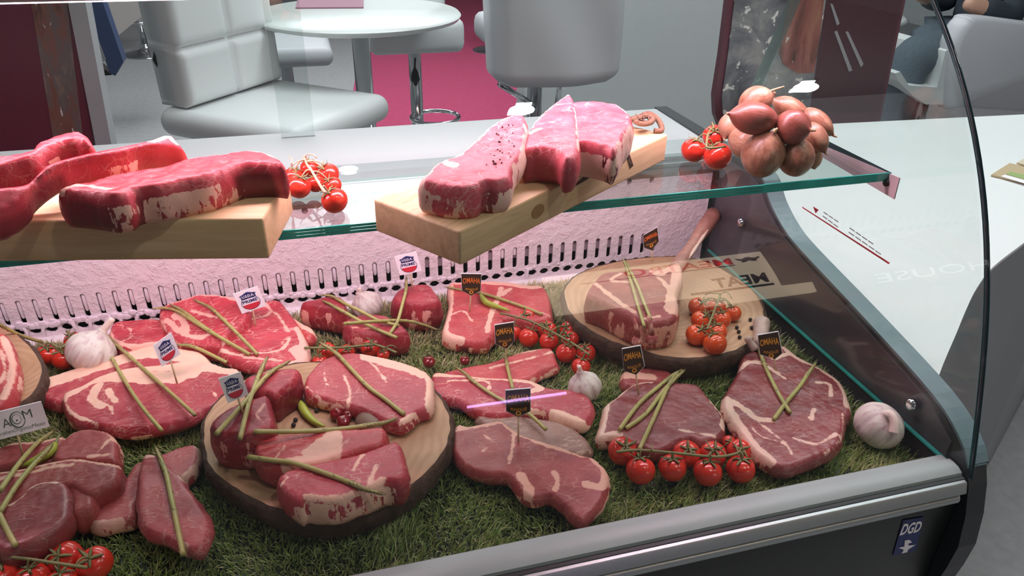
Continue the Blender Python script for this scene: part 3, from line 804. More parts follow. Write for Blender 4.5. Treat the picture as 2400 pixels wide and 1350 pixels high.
# blue board leaning behind the post
yb_ = 2.6
bl = empty('folded_stand', (ony((230, 170), yb_)[0], yb_, FL), 'blue folded display stand behind the grey partition post', 'stand')
yq('board', [(186, -20), (232, -20), (289, 145), (270, 178), (258, 172)], yb_, .06, M['blue'], bl)
yq('foot', [(226, 150), (262, 176), (230, 178), (222, 160)], yb_ + .03, .05, M['blackm'], bl)
yq('edge_strip', [(216, 75), (226, 82), (248, 140), (238, 148)], yb_ - .003, .003, M['postg'], bl)
# beige counter front far behind
o = yq('reception_counter', [(236, -60), (372, -60), (372, 62), (330, 40), (262, 96)], 5.2, .4, M['beige']); tag(o, 'beige counter front far behind the blue stand', 'counter')
# right hand poster panel with rounded frame
y6 = 1.72
po = empty('poster_panel', (ony((1900, 250), y6)[0], y6, FL), 'dark crimson poster panel with rounded frame and food photos behind the shallots', 'poster')
fr_ = [(1708, -60), (1706, 0), (1690, 130), (1675, 225), (1677, 270), (1692, 310), (1722, 345), (1790, 370), (2050, 345), (2066, 270), (2135, -60)]
yq('frame', fr_, y6, .02, plain('plum_frame', (.13, .030, .050), .4), po)
yq('smoke_photo', [(1727, -60), (1722, 0), (1706, 130), (1692, 225), (1694, 262), (1706, 295), (1735, 325), (1888, 318), (1912, 160), (1945, -60)], y6 - .004, .003, M['ph2'], po)
yq('roast_photo', [(1868, -60), (1838, 60), (1826, 120), (1835, 150), (1870, 172), (1908, 170), (1922, 85), (1938, -60)], y6 - .006, .002, M['ph3'], po)
yq('crimson_field', [(1946, -60), (1928, 60), (1905, 200), (1898, 262), (2062, 262), (2128, -60)], y6 - .003, .002, M['crimsond'], po)
yq('silver_streak', [(1946, 8), (1952, 10), (1968, 55), (1962, 60)], y6 - .005, .002, plain('grey_streak', (.35, .32, .34), .5), po)
yq('silver_streak', [(1956, 75), (1962, 72), (1998, 165), (1990, 168)], y6 - .005, .002, D.materials['grey_streak'], po)
yq('silver_streak', [(1982, 75), (1988, 74), (2024, 150), (2018, 158)], y6 - .005, .002, D.materials['grey_streak'], po)
# big white counter at right with a curved side, its shade painted in as grey
zc = .05
ct = empty('white_counter', (1.3, 1.1, FL), 'large white counter with a curved side right of the meat case', 'counter')
ctop = [onz(p, zc) for p in ((1930, 291), (2400, 268), (2700, 252))]
cur = [onz(p, zc) for p in ((2560, 470), (2480, 510), (2400, 569), (2328, 625), (2290, 674), (2266, 722), (2242, 780), (2212, 850), (2192, 905))]
cpoly = [(p[0], p[1]) for p in ctop] + [(p[0], p[1]) for p in crom(cur, 4)]
cpoly = [(max(a, .700), b) for a, b in cpoly]; cpoly.append((.700, ctop[0][1]))
V, F = prism(cpoly, (0, 0, zc), (1, 0, 0), (0, 1, 0), (0, 0, 1), .006); obj('counter_top', V, F, M['counterw'], ct, False)
ins = np.array(cpoly); ins = ins + (ins.mean(0) - ins) * .002
V, F = prism([tuple(a) for a in ins], (0, 0, zc - .006), (1, 0, 0), (0, 1, 0), (0, 0, 1), zc - .006 - FL); o = obj('counter_body', V, F, M['counters'], ct, False)
# leaflets on that counter
q = [onz(p, zc + .001) for p in ((2322, 413), (2365, 386), (2440, 402), (2420, 436))]
lf = obj('leaflet', q + [a + (0, 0, .004) for a in q], [(0, 3, 2, 1), (4, 5, 6, 7), (0, 1, 5, 4), (1, 2, 6, 5), (2, 3, 7, 6), (3, 0, 4, 7)], M['tan'], None, False)
tag(lf, 'tan leaflet with green print at the right end of the white counter', 'leaflet')
q2 = [onz(p, zc + .0055) for p in ((2357, 408), (2368, 402), (2440, 418), (2430, 428))]
obj('green_print', q2, [(0, 1, 2, 3)], M['leaf'], lf, False)
q2 = [onz(p, zc + .0055) for p in ((2345, 413), (2355, 409), (2430, 430), (2424, 437))]
obj('white_print', q2, [(0, 1, 2, 3)], M['cardw'], lf, False)
q = [onz(p, zc + .0062) for p in ((2382, 384), (2400, 374), (2470, 384), (2450, 402))]
o = obj('leaflet', q + [a + (0, 0, .003) for a in q], [(0, 3, 2, 1), (4, 5, 6, 7), (0, 1, 5, 4), (1, 2, 6, 5), (2, 3, 7, 6), (3, 0, 4, 7)], plain('cream_card', (.62, .56, .40), .6), None, False)
tag(o, 'small cream card lying beyond the tan leaflet on the white counter', 'leaflet')

# seated visitor on a white chair, right edge
y7 = 2.75
def Y(p, dy=0.0): return ony(p, y7 + dy)
rch = empty('padded_chair', (Y((2330, 200))[0], y7, FL), 'white padded chair with a seated person, seen from behind at right', 'chair', 'white bar chairs of the stand')
bk = [(2240, 248), (2208, 245), (2216, 120), (2232, 70), (2250, 45), (2275, 35), (2420, 50), (2560, 62), (2560, 262), (2400, 258)]
q = [Y(p, -.02) for p in bk]
V2d = [tuple(a) for a in crom([(a[0], a[2]) for a in q], 4, True)]
cx0 = np.mean(V2d, 0); n = len(V2d); V = []; F = []
for sc, dy in ((.90, -.055), (.97, -.045), (1.0, -.025), (1.0, .03), (.97, .05), (.90, .055)):
    V += [(cx0[0] + (a - cx0[0]) * sc, y7 - .02 + dy, cx0[1] + (b - cx0[1]) * sc) for a, b in V2d]
for k in range(5):
    for i in range(n): F.append((k * n + i, k * n + (i + 1) % n, (k + 1) * n + (i + 1) % n, (k + 1) * n + i))
F += [tuple(reversed(range(n))), tuple(range(5 * n, 6 * n))]
obj('backrest', V, F, M['leatherg'], rch)
sp_ = [(2098, 172), (2110, 168), (2130, 200), (2196, 205), (2216, 120), (2232, 110), (2230, 245), (2170, 245), (2140, 225), (2105, 190)]
yq('seat_side', sp_, y7 - .03, .40, M['leather'], rch)
zseat = Y((2180, 240))[2]
stool_base(rch, Y((2260, 200))[0], y7 + .2, zseat)
pe = empty('person', (Y((2300, 150))[0], y7 + .2, FL), 'person in dark top and grey-blue jeans sitting on the white chair at right', 'person')
hip = Y((2285, 120), .22); knee = Y((2135, 128), .10); knee2 = Y((2160, 95), .30)
def skin_mesh(name, pts, edges, rad, mat, parent, lv=2):
    me = D.meshes.new(name); off = np.array(parent.location)
    me.from_pydata([tuple(np.asarray(p) - off) for p in pts], edges, []); o = D.objects.new(name, me); COL.objects.link(o); o.parent = parent
    sk = o.modifiers.new('skin', 'SKIN'); sk.use_smooth_shade = True; s = o.modifiers.new('subd', 'SUBSURF'); s.levels = lv; s.render_levels = lv
    for i, r in enumerate(rad): me.skin_vertices[0].data[i].radius = (r, r) if np.isscalar(r) else r
    me.skin_vertices[0].data[0].use_root = True; me.materials.append(mat); return o
up = np.array([0, 0, 1.])
ft1 = np.array([knee[0] - .02, knee[1], knee[2] - .46]); ft2 = np.array([knee2[0] + .02, knee2[1], knee2[2] - .46])
hipl = hip + (0, -.09, 0); hipr = hip + (0, .09, 0)
chest = hip + (.02, 0, .30); shl = hip + (.0, -.17, .46); shr = hip + (.0, .17, .46); nk = hip + (-.01, 0, .53); hd = hip + (-.04, 0, .66)
elb = shl + (-.06, -.03, -.27); hnd = elb + (-.24, .05, .06); elb2 = shr + (-.06, .03, -.27); hnd2 = elb2 + (-.24, -.06, .06)
pts = [hip, hip + (.01, 0, .15), chest, hip + (0, 0, .45), nk, hd, hd + (-.02, 0, .10), shl, elb, hnd, shr, elb2, hnd2, hipl, knee, ft1, ft1 + (-.16, 0, -.03), hipr, knee2, ft2, ft2 + (-.16, 0, -.03)]
ed = [(0, 1), (1, 2), (2, 3), (3, 4), (4, 5), (5, 6), (3, 7), (7, 8), (8, 9), (3, 10), (10, 11), (11, 12), (0, 13), (13, 14), (14, 15), (15, 16), (0, 17), (17, 18), (18, 19), (19, 20)]
rad = [.13, .12, .14, .10, .055, .09, .075, .06, .045, .033, .06, .045, .033, .085, .062, .042, .035, .085, .062, .042, .035]
skin_mesh('body', pts, ed, rad, M['skin'], pe)
skin_mesh('jeans', [hip + (0, 0, .03), hipl, (hipl + knee) / 2, knee, ft1 + (0, 0, .06), hipr, (hipr + knee2) / 2, knee2, ft2 + (0, 0, .06)], [(0, 1), (1, 2), (2, 3), (3, 4), (0, 5), (5, 6), (6, 7), (7, 8)], [.16, .135, .125, .105, .075, .135, .125, .105, .075], M['jeans'], pe)
skin_mesh('shirt', [hip + (0, 0, .08), hip + (.01, 0, .18), chest, hip + (0, 0, .45), shl, elb, elb + (hnd - elb) * .7, shr, elb2, elb2 + (hnd2 - elb2) * .7], [(0, 1), (1, 2), (2, 3), (3, 4), (4, 5), (5, 6), (3, 7), (7, 8), (8, 9)], [.16, .15, .165, .125, .085, .065, .05, .085, .065, .05], M['shirt'], pe)
skin_mesh('hair', [hd + (.03, 0, .03), hd + (.01, 0, .10), hd + (.05, 0, -.02)], [(0, 1), (0, 2)], [.098, .085, .07], M['hair'], pe, 2)
# white table edge and bag in front of the person
q = [Y(p, .35) for p in ((2112, 34), (2120, 30), (2190, 40), (2186, 58), (2112, 50))]
tw = empty('side_table', (Y((2080, 45), .35)[0], y7 + .6, FL), 'white table edge in front of the seated person', 'table')
z0 = Y((2150, 50), .35)[2]; xr_ = Y((2188, 50), .35)[0]
v, f = lathe([(.01, -.03), (.28, -.03), (.30, -.015), (.28, 0), (.01, 0)], 40); obj('table_top', xform(v, np.eye(3), (xr_ - .30, y7 + .62, z0)), f, M['table'], tw)
v, f = lathe([(.22, 0), (.22, .01), (.03, .04), (.028, z0 - .03 - FL)], 24); obj('chrome_pole', xform(v, np.eye(3), (xr_ - .30, y7 + .62, FL)), f, M['chrome'], tw)

# ------------------------------------------------------------------ across the aisle, behind the customer: what the front glass mirrors
wb = MB().box((-.6, -1.90, FL), (3.4, -1.66, 1.5)).done('wall_stand_front', M['drape'], None, False); wb['kind'] = 'structure'
sg = empty('lit_sign', (1.4, -1.63, .9), 'cream lit sign with red and black letters across the aisle', 'sign')
yy = -1.60
MB().box((.86, yy - .03, .795), (1.868, yy, 1.195)).done('sign_face', M['cream'], sg, False)
MB().box((1.50, yy - .035, .690), (2.02, yy - .004, .795)).done('lower_face', M['cream'], sg, False)
ps = Plate([(1.868, yy, 1.195), (.86, yy, 1.195), (.86, yy, .795), (1.868, yy, .795)], (0, 1, 0))
ps.text('MEATRO', .160, .08, .66, .28, M['redlit'], sg, .02, .002)
ps.poly('red_rule', [(.155, .295), (.86, .295), (.86, .318), (.155, .318)], M['rubber'], sg, .002)
ps.text('MEAT', .045, .60, .30, .86, M['rubber'], sg, .03, .002)
ps.poly('black_rule', [(.03, .90), (.42, .90), (.42, .955), (.03, .955)], M['rubber'], sg, .002)
ps.poly('eagle_mark', [(.02, .12), (.05, .16), (.065, .13), (.08, .11), (.095, .13), (.11, .16), (.14, .12), (.135, .18), (.115, .215), (.12, .25), (.10, .255), (.08, .22), (.06, .255), (.04, .25), (.045, .215), (.025, .18)], M['rubber'], sg, .002)
hs = empty('lit_letters', (2.6, -1.63, .75), 'white lit letters on the dark stand wall across the aisle', 'sign')
ph_ = Plate([(3.0, -1.645, .80), (2.35, -1.645, .80), (2.35, -1.645, .69), (3.0, -1.645, .69)], (0, 1, 0))
ph_.text('HOUSE', .02, .05, .98, .95, M['whitelit'], hs, .0, .004)
# violet lit tube on the neighbouring stand
nb = empty('tube_lamp', (.62, -1.58, .12), 'violet fluorescent tube lamp on the stand across the aisle', 'lamp')
v, f = tube([(.44, -1.58, .150), (.82, -1.58, .140)], .010, 10); obj('tube', v, f, M['tubelit'], nb)
MB().box((.40, -1.655, .105), (.86, -1.585, .130), .004).done('holder', M['alu'], nb)
# ceiling spots and downlights
for (x, y, nm) in ((.80, -.36, 'twin ceiling spot above the middle of the case'), (2.04, -.30, 'twin ceiling spot above the right counter')):
    s = empty('twin_spotlight', (x, y, 2.40), nm, 'spotlight', 'twin ceiling spots')
    MB().box((x - .06, y - .09, 2.415), (x + .06, y + .09, 2.6)).done('housing', M['blackm'], s, False)
    for k in (-1, 1):
        MB().box((x - .032 + .012 * k, y + k * .045 - .020, 2.405), (x + .032 + .012 * k, y + k * .045 + .020, 2.416), .004).done('lens', M['spotlit'], s)
for (x, y, nm) in ((.308, 6.646, 'round ceiling downlight, the farther of two at the back'), (.369, 5.771, 'round ceiling downlight, the nearer of two at the back')):
    s = empty('ceiling_downlight', (x, y, 2.40), nm, 'downlight', 'round ceiling downlights')
    v, f = lathe([(.01, 0), (.085, 0), (.085, .02), (.01, .02)], 24); obj('lens', xform(v, np.eye(3), (x, y, 2.39)), f, M['downlit'], s)
    v, f = lathe([(.086, -.005), (.105, -.005), (.105, .2), (.086, .2)], 24); obj('bezel', xform(v, np.eye(3), (x, y, 2.40)), f, M['white'], s)

# ------------------------------------------------------------------ slabs: boards, log slices, cuts of meat
def plane_of(c, z):
    """z: one height, or three (crop point, height) that fix a tilted plane"""
    if np.isscalar(z): return np.array([0, 0, z]), np.array([0, 0, 1.])
    P = [onz(px1(c, *p), h) for p, h in z]
    n = nrm(np.cross(P[1] - P[0], P[2] - P[0]))
    return P[0], n if n[2] > 0 else -n
MEATS = 'raw cuts of beef laid out in the case'
def slab(name, label, cat, c, pts, z, t, mat, fat=(), sfat=(), tone=(), stone=(), ds=.0028, rnd=.006, dome=.0, bulge=.002, rough=.0005, smooth=5, group=MEATS, parent=None, sides=0.0, lumps=.0012, foot=True, wob=.0, stretch=0):
    o0, n = plane_of(c, z)
    P = np.array([onplane(p, o0, n) for p in px(c, pts)])
    ctr = P.mean(0); Bm = basis(n); u, v = Bm[:, 0], Bm[:, 1]
    to2 = lambda Q: np.stack([(Q - ctr) @ u, (Q - ctr) @ v], 1)
    out = to2(P); out = crom(out, smooth, True) if smooth > 1 else out
    a2 = np.sum(out[:, 0] * np.roll(out[:, 1], -1) - np.roll(out[:, 0], -1) * out[:, 1])
    if a2 < 0: out = out[::-1]
    out = resample(out, ds, True); m = len(out)
    seed = random.uniform(0, 50)
    T = np.roll(out, -1, 0) - np.roll(out, 1, 0); T /= np.linalg.norm(T, axis=1)[:, None] + 1e-9; N = np.stack([T[:, 1], -T[:, 0]], 1)
    if wob: out = out + N * np.array([wob * noise.noise(Vector((a * 60 + seed, b * 60, 1))) for a, b in out])[:, None]
    lo, hi = out.min(0), out.max(0)
    gx, gy = np.meshgrid(np.arange(lo[0], hi[0], ds), np.arange(lo[1], hi[1], ds * .87))
    gx = gx + (np.arange(gx.shape[0])[:, None] % 2) * ds / 2
    G = np.stack([gx.ravel(), gy.ravel()], 1); G = G[in_poly(G, out)]
    dG = dist_line(G, out, True); G = G[dG > ds * .55]
    V2, F2, _ = tri(out, (), G)
    d = dist_line(V2, out, True)
    r = min(rnd, t * .45)
    q = np.clip(d / r, 0, 1); h = t - r * (1 - np.sqrt(np.clip(1 - (1 - q) ** 2, 0, 1)))
    h += dome * (1 - np.exp(-d / .02))
    h += np.array([lumps * noise.noise(Vector((a * 45 + seed, b * 45, 0))) + rough * noise.noise(Vector((a * 170, b * 170 + seed, 2))) for a, b in V2]) * np.clip(d / .004, 0, 1)
    S = lambda L: [(to2(np.array([onplane(p, o0, n) for p in px(c, l)])), w) for l, w in L]
    def field(Q, L, d0):
        f = np.full(len(Q), d0)
        for l, w in L:
            l = crom(l, 4) if len(l) > 2 else l
            f = np.maximum(f, w - dist_line(Q, l))
        return f
    fatv = field(V2, S(fat), -.02)
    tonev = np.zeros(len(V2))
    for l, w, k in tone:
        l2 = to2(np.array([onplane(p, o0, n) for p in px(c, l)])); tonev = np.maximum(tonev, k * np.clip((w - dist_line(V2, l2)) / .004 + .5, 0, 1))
    dn = n if np.isscalar(z) else nrm(n * .25 + np.array([0, 0, 1.]))
    verts = [ctr + u * a + v * b + n * (hh - t) for (a, b), hh in zip(V2, h)]
    faces = list(F2)
    # side wall rings from the rim of the top down to the base
    key = {(round(a, 7), round(b, 7)): i for i, (a, b) in enumerate(V2)}
    rim = []
    for a, b in out:
        i = key.get((round(a, 7), round(b, 7)))
        if i is None: i = int(np.argmin((V2[:, 0] - a) ** 2 + (V2[:, 1] - b) ** 2))
        rim.append(i)
    sf = field(out, S(sfat), -.02) if sfat else field(out, S(fat), -.02)
    sf = sf * np.where(sf > 0, .42, .6) + sides
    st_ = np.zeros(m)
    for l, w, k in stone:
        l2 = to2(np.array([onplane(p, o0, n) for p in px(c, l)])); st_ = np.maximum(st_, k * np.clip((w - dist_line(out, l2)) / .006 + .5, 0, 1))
    prev = rim; fat_all = list(fatv); tone_all = list(tonev); top_z = t - r
    nl = max(3, int(t / .006))
    for k in range(1, nl + 1):
        s = k / nl; zz = top_z * (1 - s); off = bulge * math.sin(math.pi * min(1, s * 1.1)) - (.0015 if k == nl else 0)
        cur = []
        for i, (a, b) in enumerate(out):
            w = off + .0014 * noise.noise(Vector((a * 90 + seed, b * 90, zz * 120)))
            cur.append(len(verts)); verts.append(ctr + u * (a + N[i, 0] * w) + v * (b + N[i, 1] * w) - n * r + dn * (zz - top_z))
            fat_all.append(sf[i]); tone_all.append(st_[i])
        for i in range(m): j = (i + 1) % m; faces.append((prev[i], cur[i], cur[j], prev[j]))
        prev = cur
    faces.append(tuple(reversed(prev)))
    o = obj(name, verts, faces, mat, parent)
    at = o.data.attributes.new('fat', 'FLOAT', 'POINT'); at.data.foreach_set('value', np.array(fat_all, dtype=np.float32))
    side_ = np.zeros(len(verts), dtype=np.float32); side_[len(V2):] = 1
    at = o.data.attributes.new('side', 'FLOAT', 'POINT'); at.data.foreach_set('value', side_)
    at = o.data.attributes.new('tone', 'FLOAT', 'POINT'); at.data.foreach_set('value', np.array(tone_all, dtype=np.float32))
    if parent is None: tag(o, label, cat, group)
    add_support(o)
    if foot and np.isscalar(z) and z - t < .004: FOOT.append(np.array([(verts[i][0], verts[i][1]) for i in prev]))
    return o
def steak(label, c, pts, z, t, m, **k):
    return slab('steak', label, 'steak', c, pts, z, t, M[m], **k)

# ---- cutting boards on the glass shelf
ZB1 = .336; ZB2 = .330
def board(label, corners, z, t, mat, bev=.0025):
    P = [np.array(p) for p in corners]; c = sum(P) / 4; ex = nrm(P[1] - P[0]); ey = nrm(P[3] - P[0])
    hx = np.linalg.norm(P[1] - P[0]) / 2; hy = np.linalg.norm(P[3] - P[0]) / 2
    o = empty('cutting_board', (c[0], c[1], z - t), label, 'cutting board', 'wooden cutting boards on the glass shelf'); o.rotation_euler = (0, 0, 0)
    v, f = rbox((-hx, -hy, 0), (hx, hy, t), bev)
    Mx = np.stack([ex, ey, [0, 0, 1]], 1)
    me = D.meshes.new('slab'); me.from_pydata([tuple(a) for a in v], [], f); me.materials.append(mat); me.polygons.foreach_set('use_smooth', [True] * len(me.polygons))
    s = D.objects.new('slab', me); COL.objects.link(s); s.parent = o; s.rotation_euler = (0, 0, math.atan2(ex[1], ex[0])); auto(s, 30)
    SUPPORT.append(BVHTree.FromPolygons([Vector(a) for a in xform(v, Mx, (c[0], c[1], z - t))], f))
    return o, c, ex, ey, hx, hy
fr_ = onz(px1('S', 1850, 727), ZB1); ebk = nrm(np.array([.214, .977, 0])); elf = np.array([-ebk[1], ebk[0], 0])
lb = [fr_ + elf * .48, fr_, fr_ + ebk * .105, fr_ + elf * .48 + ebk * .105]
lb_o, *_ = board('thick pale wooden board on the left of the glass shelf', lb, ZB1, .039, M['board'])
a = onz(px1('T', 835, 1030), ZB2); b = onz(px1('T', 2297, 343), ZB2); cc = onz(px1('T', 250, 790), ZB2)
ex = nrm(b - a); ey = np.array([-ex[1], ex[0], 0]); wdt = float(np.dot(cc - a, ey))
rb_o, rc_, ex, ey, hx, hy = board('wooden board hanging over the shelf edge with a rope loop at right', [a, b, b + ey * wdt, a + ey * wdt], ZB2, .033, M['board2'])
# split with bark along the front side of the right board
def rb(s, t_, z): return a + ex * s + ey * t_ + np.array([0, 0, z - a[2]])
L = np.linalg.norm(b - a)
ck = []; 
for s, zt_, zb_ in ((.165, .3215, .3205), (.185, .3265, .3215), (.21, .3285, .3240), (.235, .3300, .3262), (.252, .3301, .3290)): ck.append((s, zt_, zb_))
V = [rb(s, -.0006, z) for s, z, _ in ck] + [rb(s, -.0006, z) for s, _, z in reversed(ck)] ; V += [p + ey * .002 for p in V]
n = len(ck) * 2; obj('bark_split', V, [tuple(range(n)), tuple(reversed(range(n, 2 * n)))] + [(i, n + i, n + (i + 1) % n, (i + 1) % n) for i in range(n)], M['bark'], rb_o, False)
V = [rb(.268, -.0007, .331), rb(.274, -.0007, .3306), rb(.287, -.0007, .312), rb(.281, -.0007, .310)]; V += [p + ey * .003 for p in V]
obj('notch', V, [(0, 3, 2, 1), (4, 5, 6, 7), (0, 1, 5, 4), (1, 2, 6, 5), (2, 3, 7, 6), (3, 0, 4, 7)], M['bark'], rb_o, False)
V = [rb(.11 + .010 * math.cos(q), -.0006, .3135 + .007 * math.sin(q)) for q in np.linspace(0, 6.28, 14)[:-1]]; V += [p + ey * .002 for p in V]; n = 13
obj('knot', V, [tuple(range(n)), tuple(reversed(range(n, 2 * n)))] + [(i, n + i, n + (i + 1) % n, (i + 1) % n) for i in range(n)], plain('wood_knot', (.36, .20, .08), .6), rb_o, False)
# rope loop tied to the right board
rp = MB()
q0 = onz(px1('T', 2070, 270), ZB2 + .006)
zz_ = ZB2 + .008
for k in range(4):
    pts = [onz(px1('T', x + random.uniform(-8, 8), y + random.uniform(-8, 8)), zz_ + .004 * k * .5) for x, y in ((2040, 240), (2090, 225), (2150, 210), (2190, 235), (2170, 265), (2110, 270), (2060, 258))]
    rp.add(*tube(crom(pts, 5), .0030, 7))
pts = [onz(px1('T', x, y), z) for x, y, z in ((2100, 235, zz_), (2150, 200, zz_ + .004), (2210, 225, zz_ + .004), (2245, 275, zz_), (2250, 318, ZB2 + .003), (2200, 320, ZB2 + .003))]
rp.add(*tube(crom(pts, 6), .0034, 8))
for k in range(14):
    th_ = random.uniform(0, 6.28); q1 = onz(px1('T', 2110 + random.uniform(-60, 60), 240 + random.uniform(-25, 25)), zz_ + .006)
    rp.add(*tube([q1, q1 + (.008 * math.cos(th_), .008 * math.sin(th_), .003)], .0008, 5))
rp.done('rope_loop', M['rope'], rb_o)

# ---- meat on the left board
SB = ZB1 + .001
steak('long thick red steak at the right end of the left board', 'S',
      [(402, 512), (600, 458), (900, 390), (1150, 350), (1310, 295), (1500, 275), (1720, 240), (1860, 248), (1960, 290), (1996, 340), (1850, 332), (1690, 340), (1560, 385), (1440, 425), (1250, 460), (1100, 490), (960, 502), (880, 545), (760, 560), (600, 540), (480, 528)],
      ZB1 + .034, .034, 'red', rough=.0012, fat=[([(1310, 290), (1500, 268), (1720, 238), (1860, 245), (1960, 285)], .0065), ([(420, 520), (560, 490), (760, 520)], .003)],
      sfat=[([(1100, 490), (1250, 460)], .012), ([(1440, 425), (1560, 385)], .010), ([(830, 560), (860, 550)], .006)], stone=[([(1690, 340), (1850, 332)], .010, .85), ([(500, 530), (760, 560)], .008, .6), ([(950, 505), (1040, 495)], .006, .5)], sides=.001)
steak('red steak draped over the others in the middle of the left board', 'S',
      [(1190, 125), (1250, 165), (1325, 262), (1200, 238), (1000, 242), (860, 290), (540, 332), (360, 405), (250, 485), (180, 595), (110, 655), (0, 700), (-180, 730), (-180, 540), (0, 497), (200, 470), (300, 380), (380, 320), (620, 255), (870, 205), (1080, 160)],
      [((1190, 125), .386), ((540, 332), .384), ((110, 655), .367)], .028, 'red', rough=.0012, fat=[([(1080, 155), (1190, 125), (1260, 170)], .006)], sfat=[([(860, 290), (950, 262)], .006)], stone=[([(1000, 242), (1325, 262)], .006, .4), ([(360, 405), (110, 655), (0, 700)], .012, .65)])
steak('red steak at the far left end of the left board, rearmost of its pile', 'S',
      [(560, 100), (610, 135), (612, 170), (500, 170), (400, 195), (300, 240), (220, 285), (100, 320), (0, 352), (-150, 380), (-150, 300), (0, 280), (190, 242), (250, 190), (400, 132)],
      [((560, 100), .398), ((0, 352), .386), ((0, 280), .388)], .034, 'red', rough=.0012, fat=[], sfat=[([(220, 285), (290, 250)], .008)], stone=[([(300, 240), (450, 180)], .008, .4)])
# ---- meat on the right board
steak('fat edged pink steak lying foremost on the right board', 'T',
      [(548, 662), (600, 600), (650, 550), (720, 510), (830, 468), (930, 375), (1060, 262), (1180, 205), (1285, 198), (1308, 265), (1300, 340), (1280, 450), (1235, 520), (1200, 590), (1190, 650), (1090, 682), (1010, 675), (930, 718), (780, 722), (640, 692)],
      [((640, 692), ZB2 + .032), ((1190, 650), ZB2 + .032), ((1180, 205), ZB2 + .052)], .031, 'pink', rough=.0012,
      fat=[([(548, 662), (650, 552), (720, 510), (830, 468), (930, 375), (1060, 262), (1180, 203)], .0052), ([(700, 530), (800, 560)], .0045), ([(1300, 270), (1280, 450), (1220, 560)], .0022)], sfat=[([(548, 662), (640, 692), (700, 715)], .012), ([(1308, 265), (1280, 450), (1190, 640)], .014), ([(548, 662), (700, 520), (1180, 200)], .01)], stone=[([(1010, 675), (1190, 650)], .008, .55)])
steak('pointed pink steak in the middle of the right board', 'T',
      [(1322, 290), (1400, 190), (1500, 112), (1600, 48), (1640, 112), (1662, 260), (1670, 420), (1640, 500), (1560, 520), (1520, 462), (1380, 442), (1300, 452), (1270, 440), (1290, 360)],
      [((1300, 452), ZB2 + .036), ((1560, 520), ZB2 + .036), ((1600, 48), ZB2 + .058)], .035, 'pink', rough=.0012, fat=[([(1330, 280), (1400, 190), (1500, 112), (1590, 52)], .004), ([(1330, 330), (1400, 300)], .003), ([(1645, 112), (1668, 300), (1670, 420)], .002)], sfat=[([(1322, 290), (1600, 48)], .01)], stone=[([(1300, 452), (1520, 462), (1600, 510)], .008, .45)])
steak('pink steak with a white fat end rearmost on the right board', 'T',
      [(1600, 130), (1680, 108), (1760, 100), (1930, 122), (2030, 190), (2045, 262), (1990, 340), (1925, 455), (1850, 430), (1700, 402), (1640, 400), (1600, 300)],
      [((1700, 402), ZB2 + .038), ((1910, 455), ZB2 + .037), ((1760, 100), ZB2 + .054)], .037, 'pink', rough=.0012, fat=[([(2045, 262), (1990, 340), (1930, 440)], .002), ([(1930, 125), (2035, 200)], .002)], sfat=[([(1640, 400), (1700, 402), (1830, 425)], .016), ([(2045, 262), (1935, 445)], .012)], stone=[([(1870, 440), (1915, 452)], .007, 1.0)])

pep = MB()
for k in range(46):
    x = random.gauss(1120, 52); y = random.gauss(430, 85) + (1120 - x) * .5
    if not (in_poly(np.array([[x, y]]), [(900, 560), (1060, 330), (1240, 230), (1270, 430), (1190, 580), (1000, 620)])[0]): continue
    P = rest(px1('T', x, y), .0003, .45); r = random.uniform(.0005, .0012)
    v, f = lathe([(.1 * r, -r * .6), (r, 0), (.1 * r, r * .6)], 6); pep.add(xform(v, np.eye(3), P), f)
o = pep.done('cracked_pepper', M['pepper']); tag(o, 'cracked black pepper sprinkled on the foremost steak of the right board', 'pepper', None, 'stuff')
# ---- log slices
LOGS = 'wooden log slices the meat is served on'
def log(label, c, pts, z, t, wob=.0016):
    o0 = onz(px1(c, *np.mean(pts, 0)), 0)
    P = np.array([onz(p, z) for p in px(c, pts)]); ce = P.mean(0)
    r = empty('log_slice', (ce[0], ce[1], z - t), label, 'log slice', LOGS)
    out = resample(crom([(p[0], p[1]) for p in P], 5, True), .004, True); cxy = out.mean(0); m = len(out)
    out = np.array([cxy + (p - cxy) * (1 + .012 * noise.noise(Vector((p[0] * 70, p[1] * 70, z)))) for p in out])
    V2, F2, _ = tri(out)
    V = [(x, y, z) for x, y in V2] ; F = list(F2)
    k = len(V); V += [(x, y, z - .003) for x, y in out]
    # inset disc; the bark ring stands 2 mm proud of it
    obj('slab', V, F, M['log'], r, False)
    d = out - cxy; d /= np.linalg.norm(d, axis=1)[:, None]
    V = []; F = []
    rows = [(-.0005, z + .0004), (.0030, z - .0008), (.0050, z - .006)] + [(.0055 - .010 * s * s, z - .006 - (t - .006) * s) for s in (.25, .5, .75, 1.0)]
    for ri, (off, zz) in enumerate(rows):
        for i, p in enumerate(out):
            w = off + (.0028 * noise.noise(Vector((p[0] * 110, p[1] * 110, zz * 60))) if ri > 0 else 0)
            V.append((p[0] + d[i, 0] * w, p[1] + d[i, 1] * w, zz))
    for k in range(len(rows) - 1):
        for i in range(m): j = (i + 1) % m; F.append((k * m + i, k * m + j, (k + 1) * m + j, (k + 1) * m + i))
    F.append(tuple(reversed(range((len(rows) - 1) * m, len(rows) * m))))
    obj('bark', V, F, M['bark'], r)
    SUPPORT.append(BVHTree.FromPolygons([Vector((x, y, z)) for x, y in V2], [tuple(f) for f in F2]))
    FOOT.append(cxy + (out - cxy) * .94)
    return r
ZL = .038
log('round log slice in the middle of the case, piled with cuts of beef', 'C', [(52, 640), (72, 530), (150, 420), (300, 300), (500, 205), (740, 152), (950, 150), (1250, 185), (1500, 262), (1680, 360), (1765, 490), (1785, 620), (1745, 760), (1610, 930), (1400, 1080), (1150, 1180), (860, 1225), (560, 1170), (350, 1075), (180, 965), (90, 860), (56, 745)], ZL, .038)
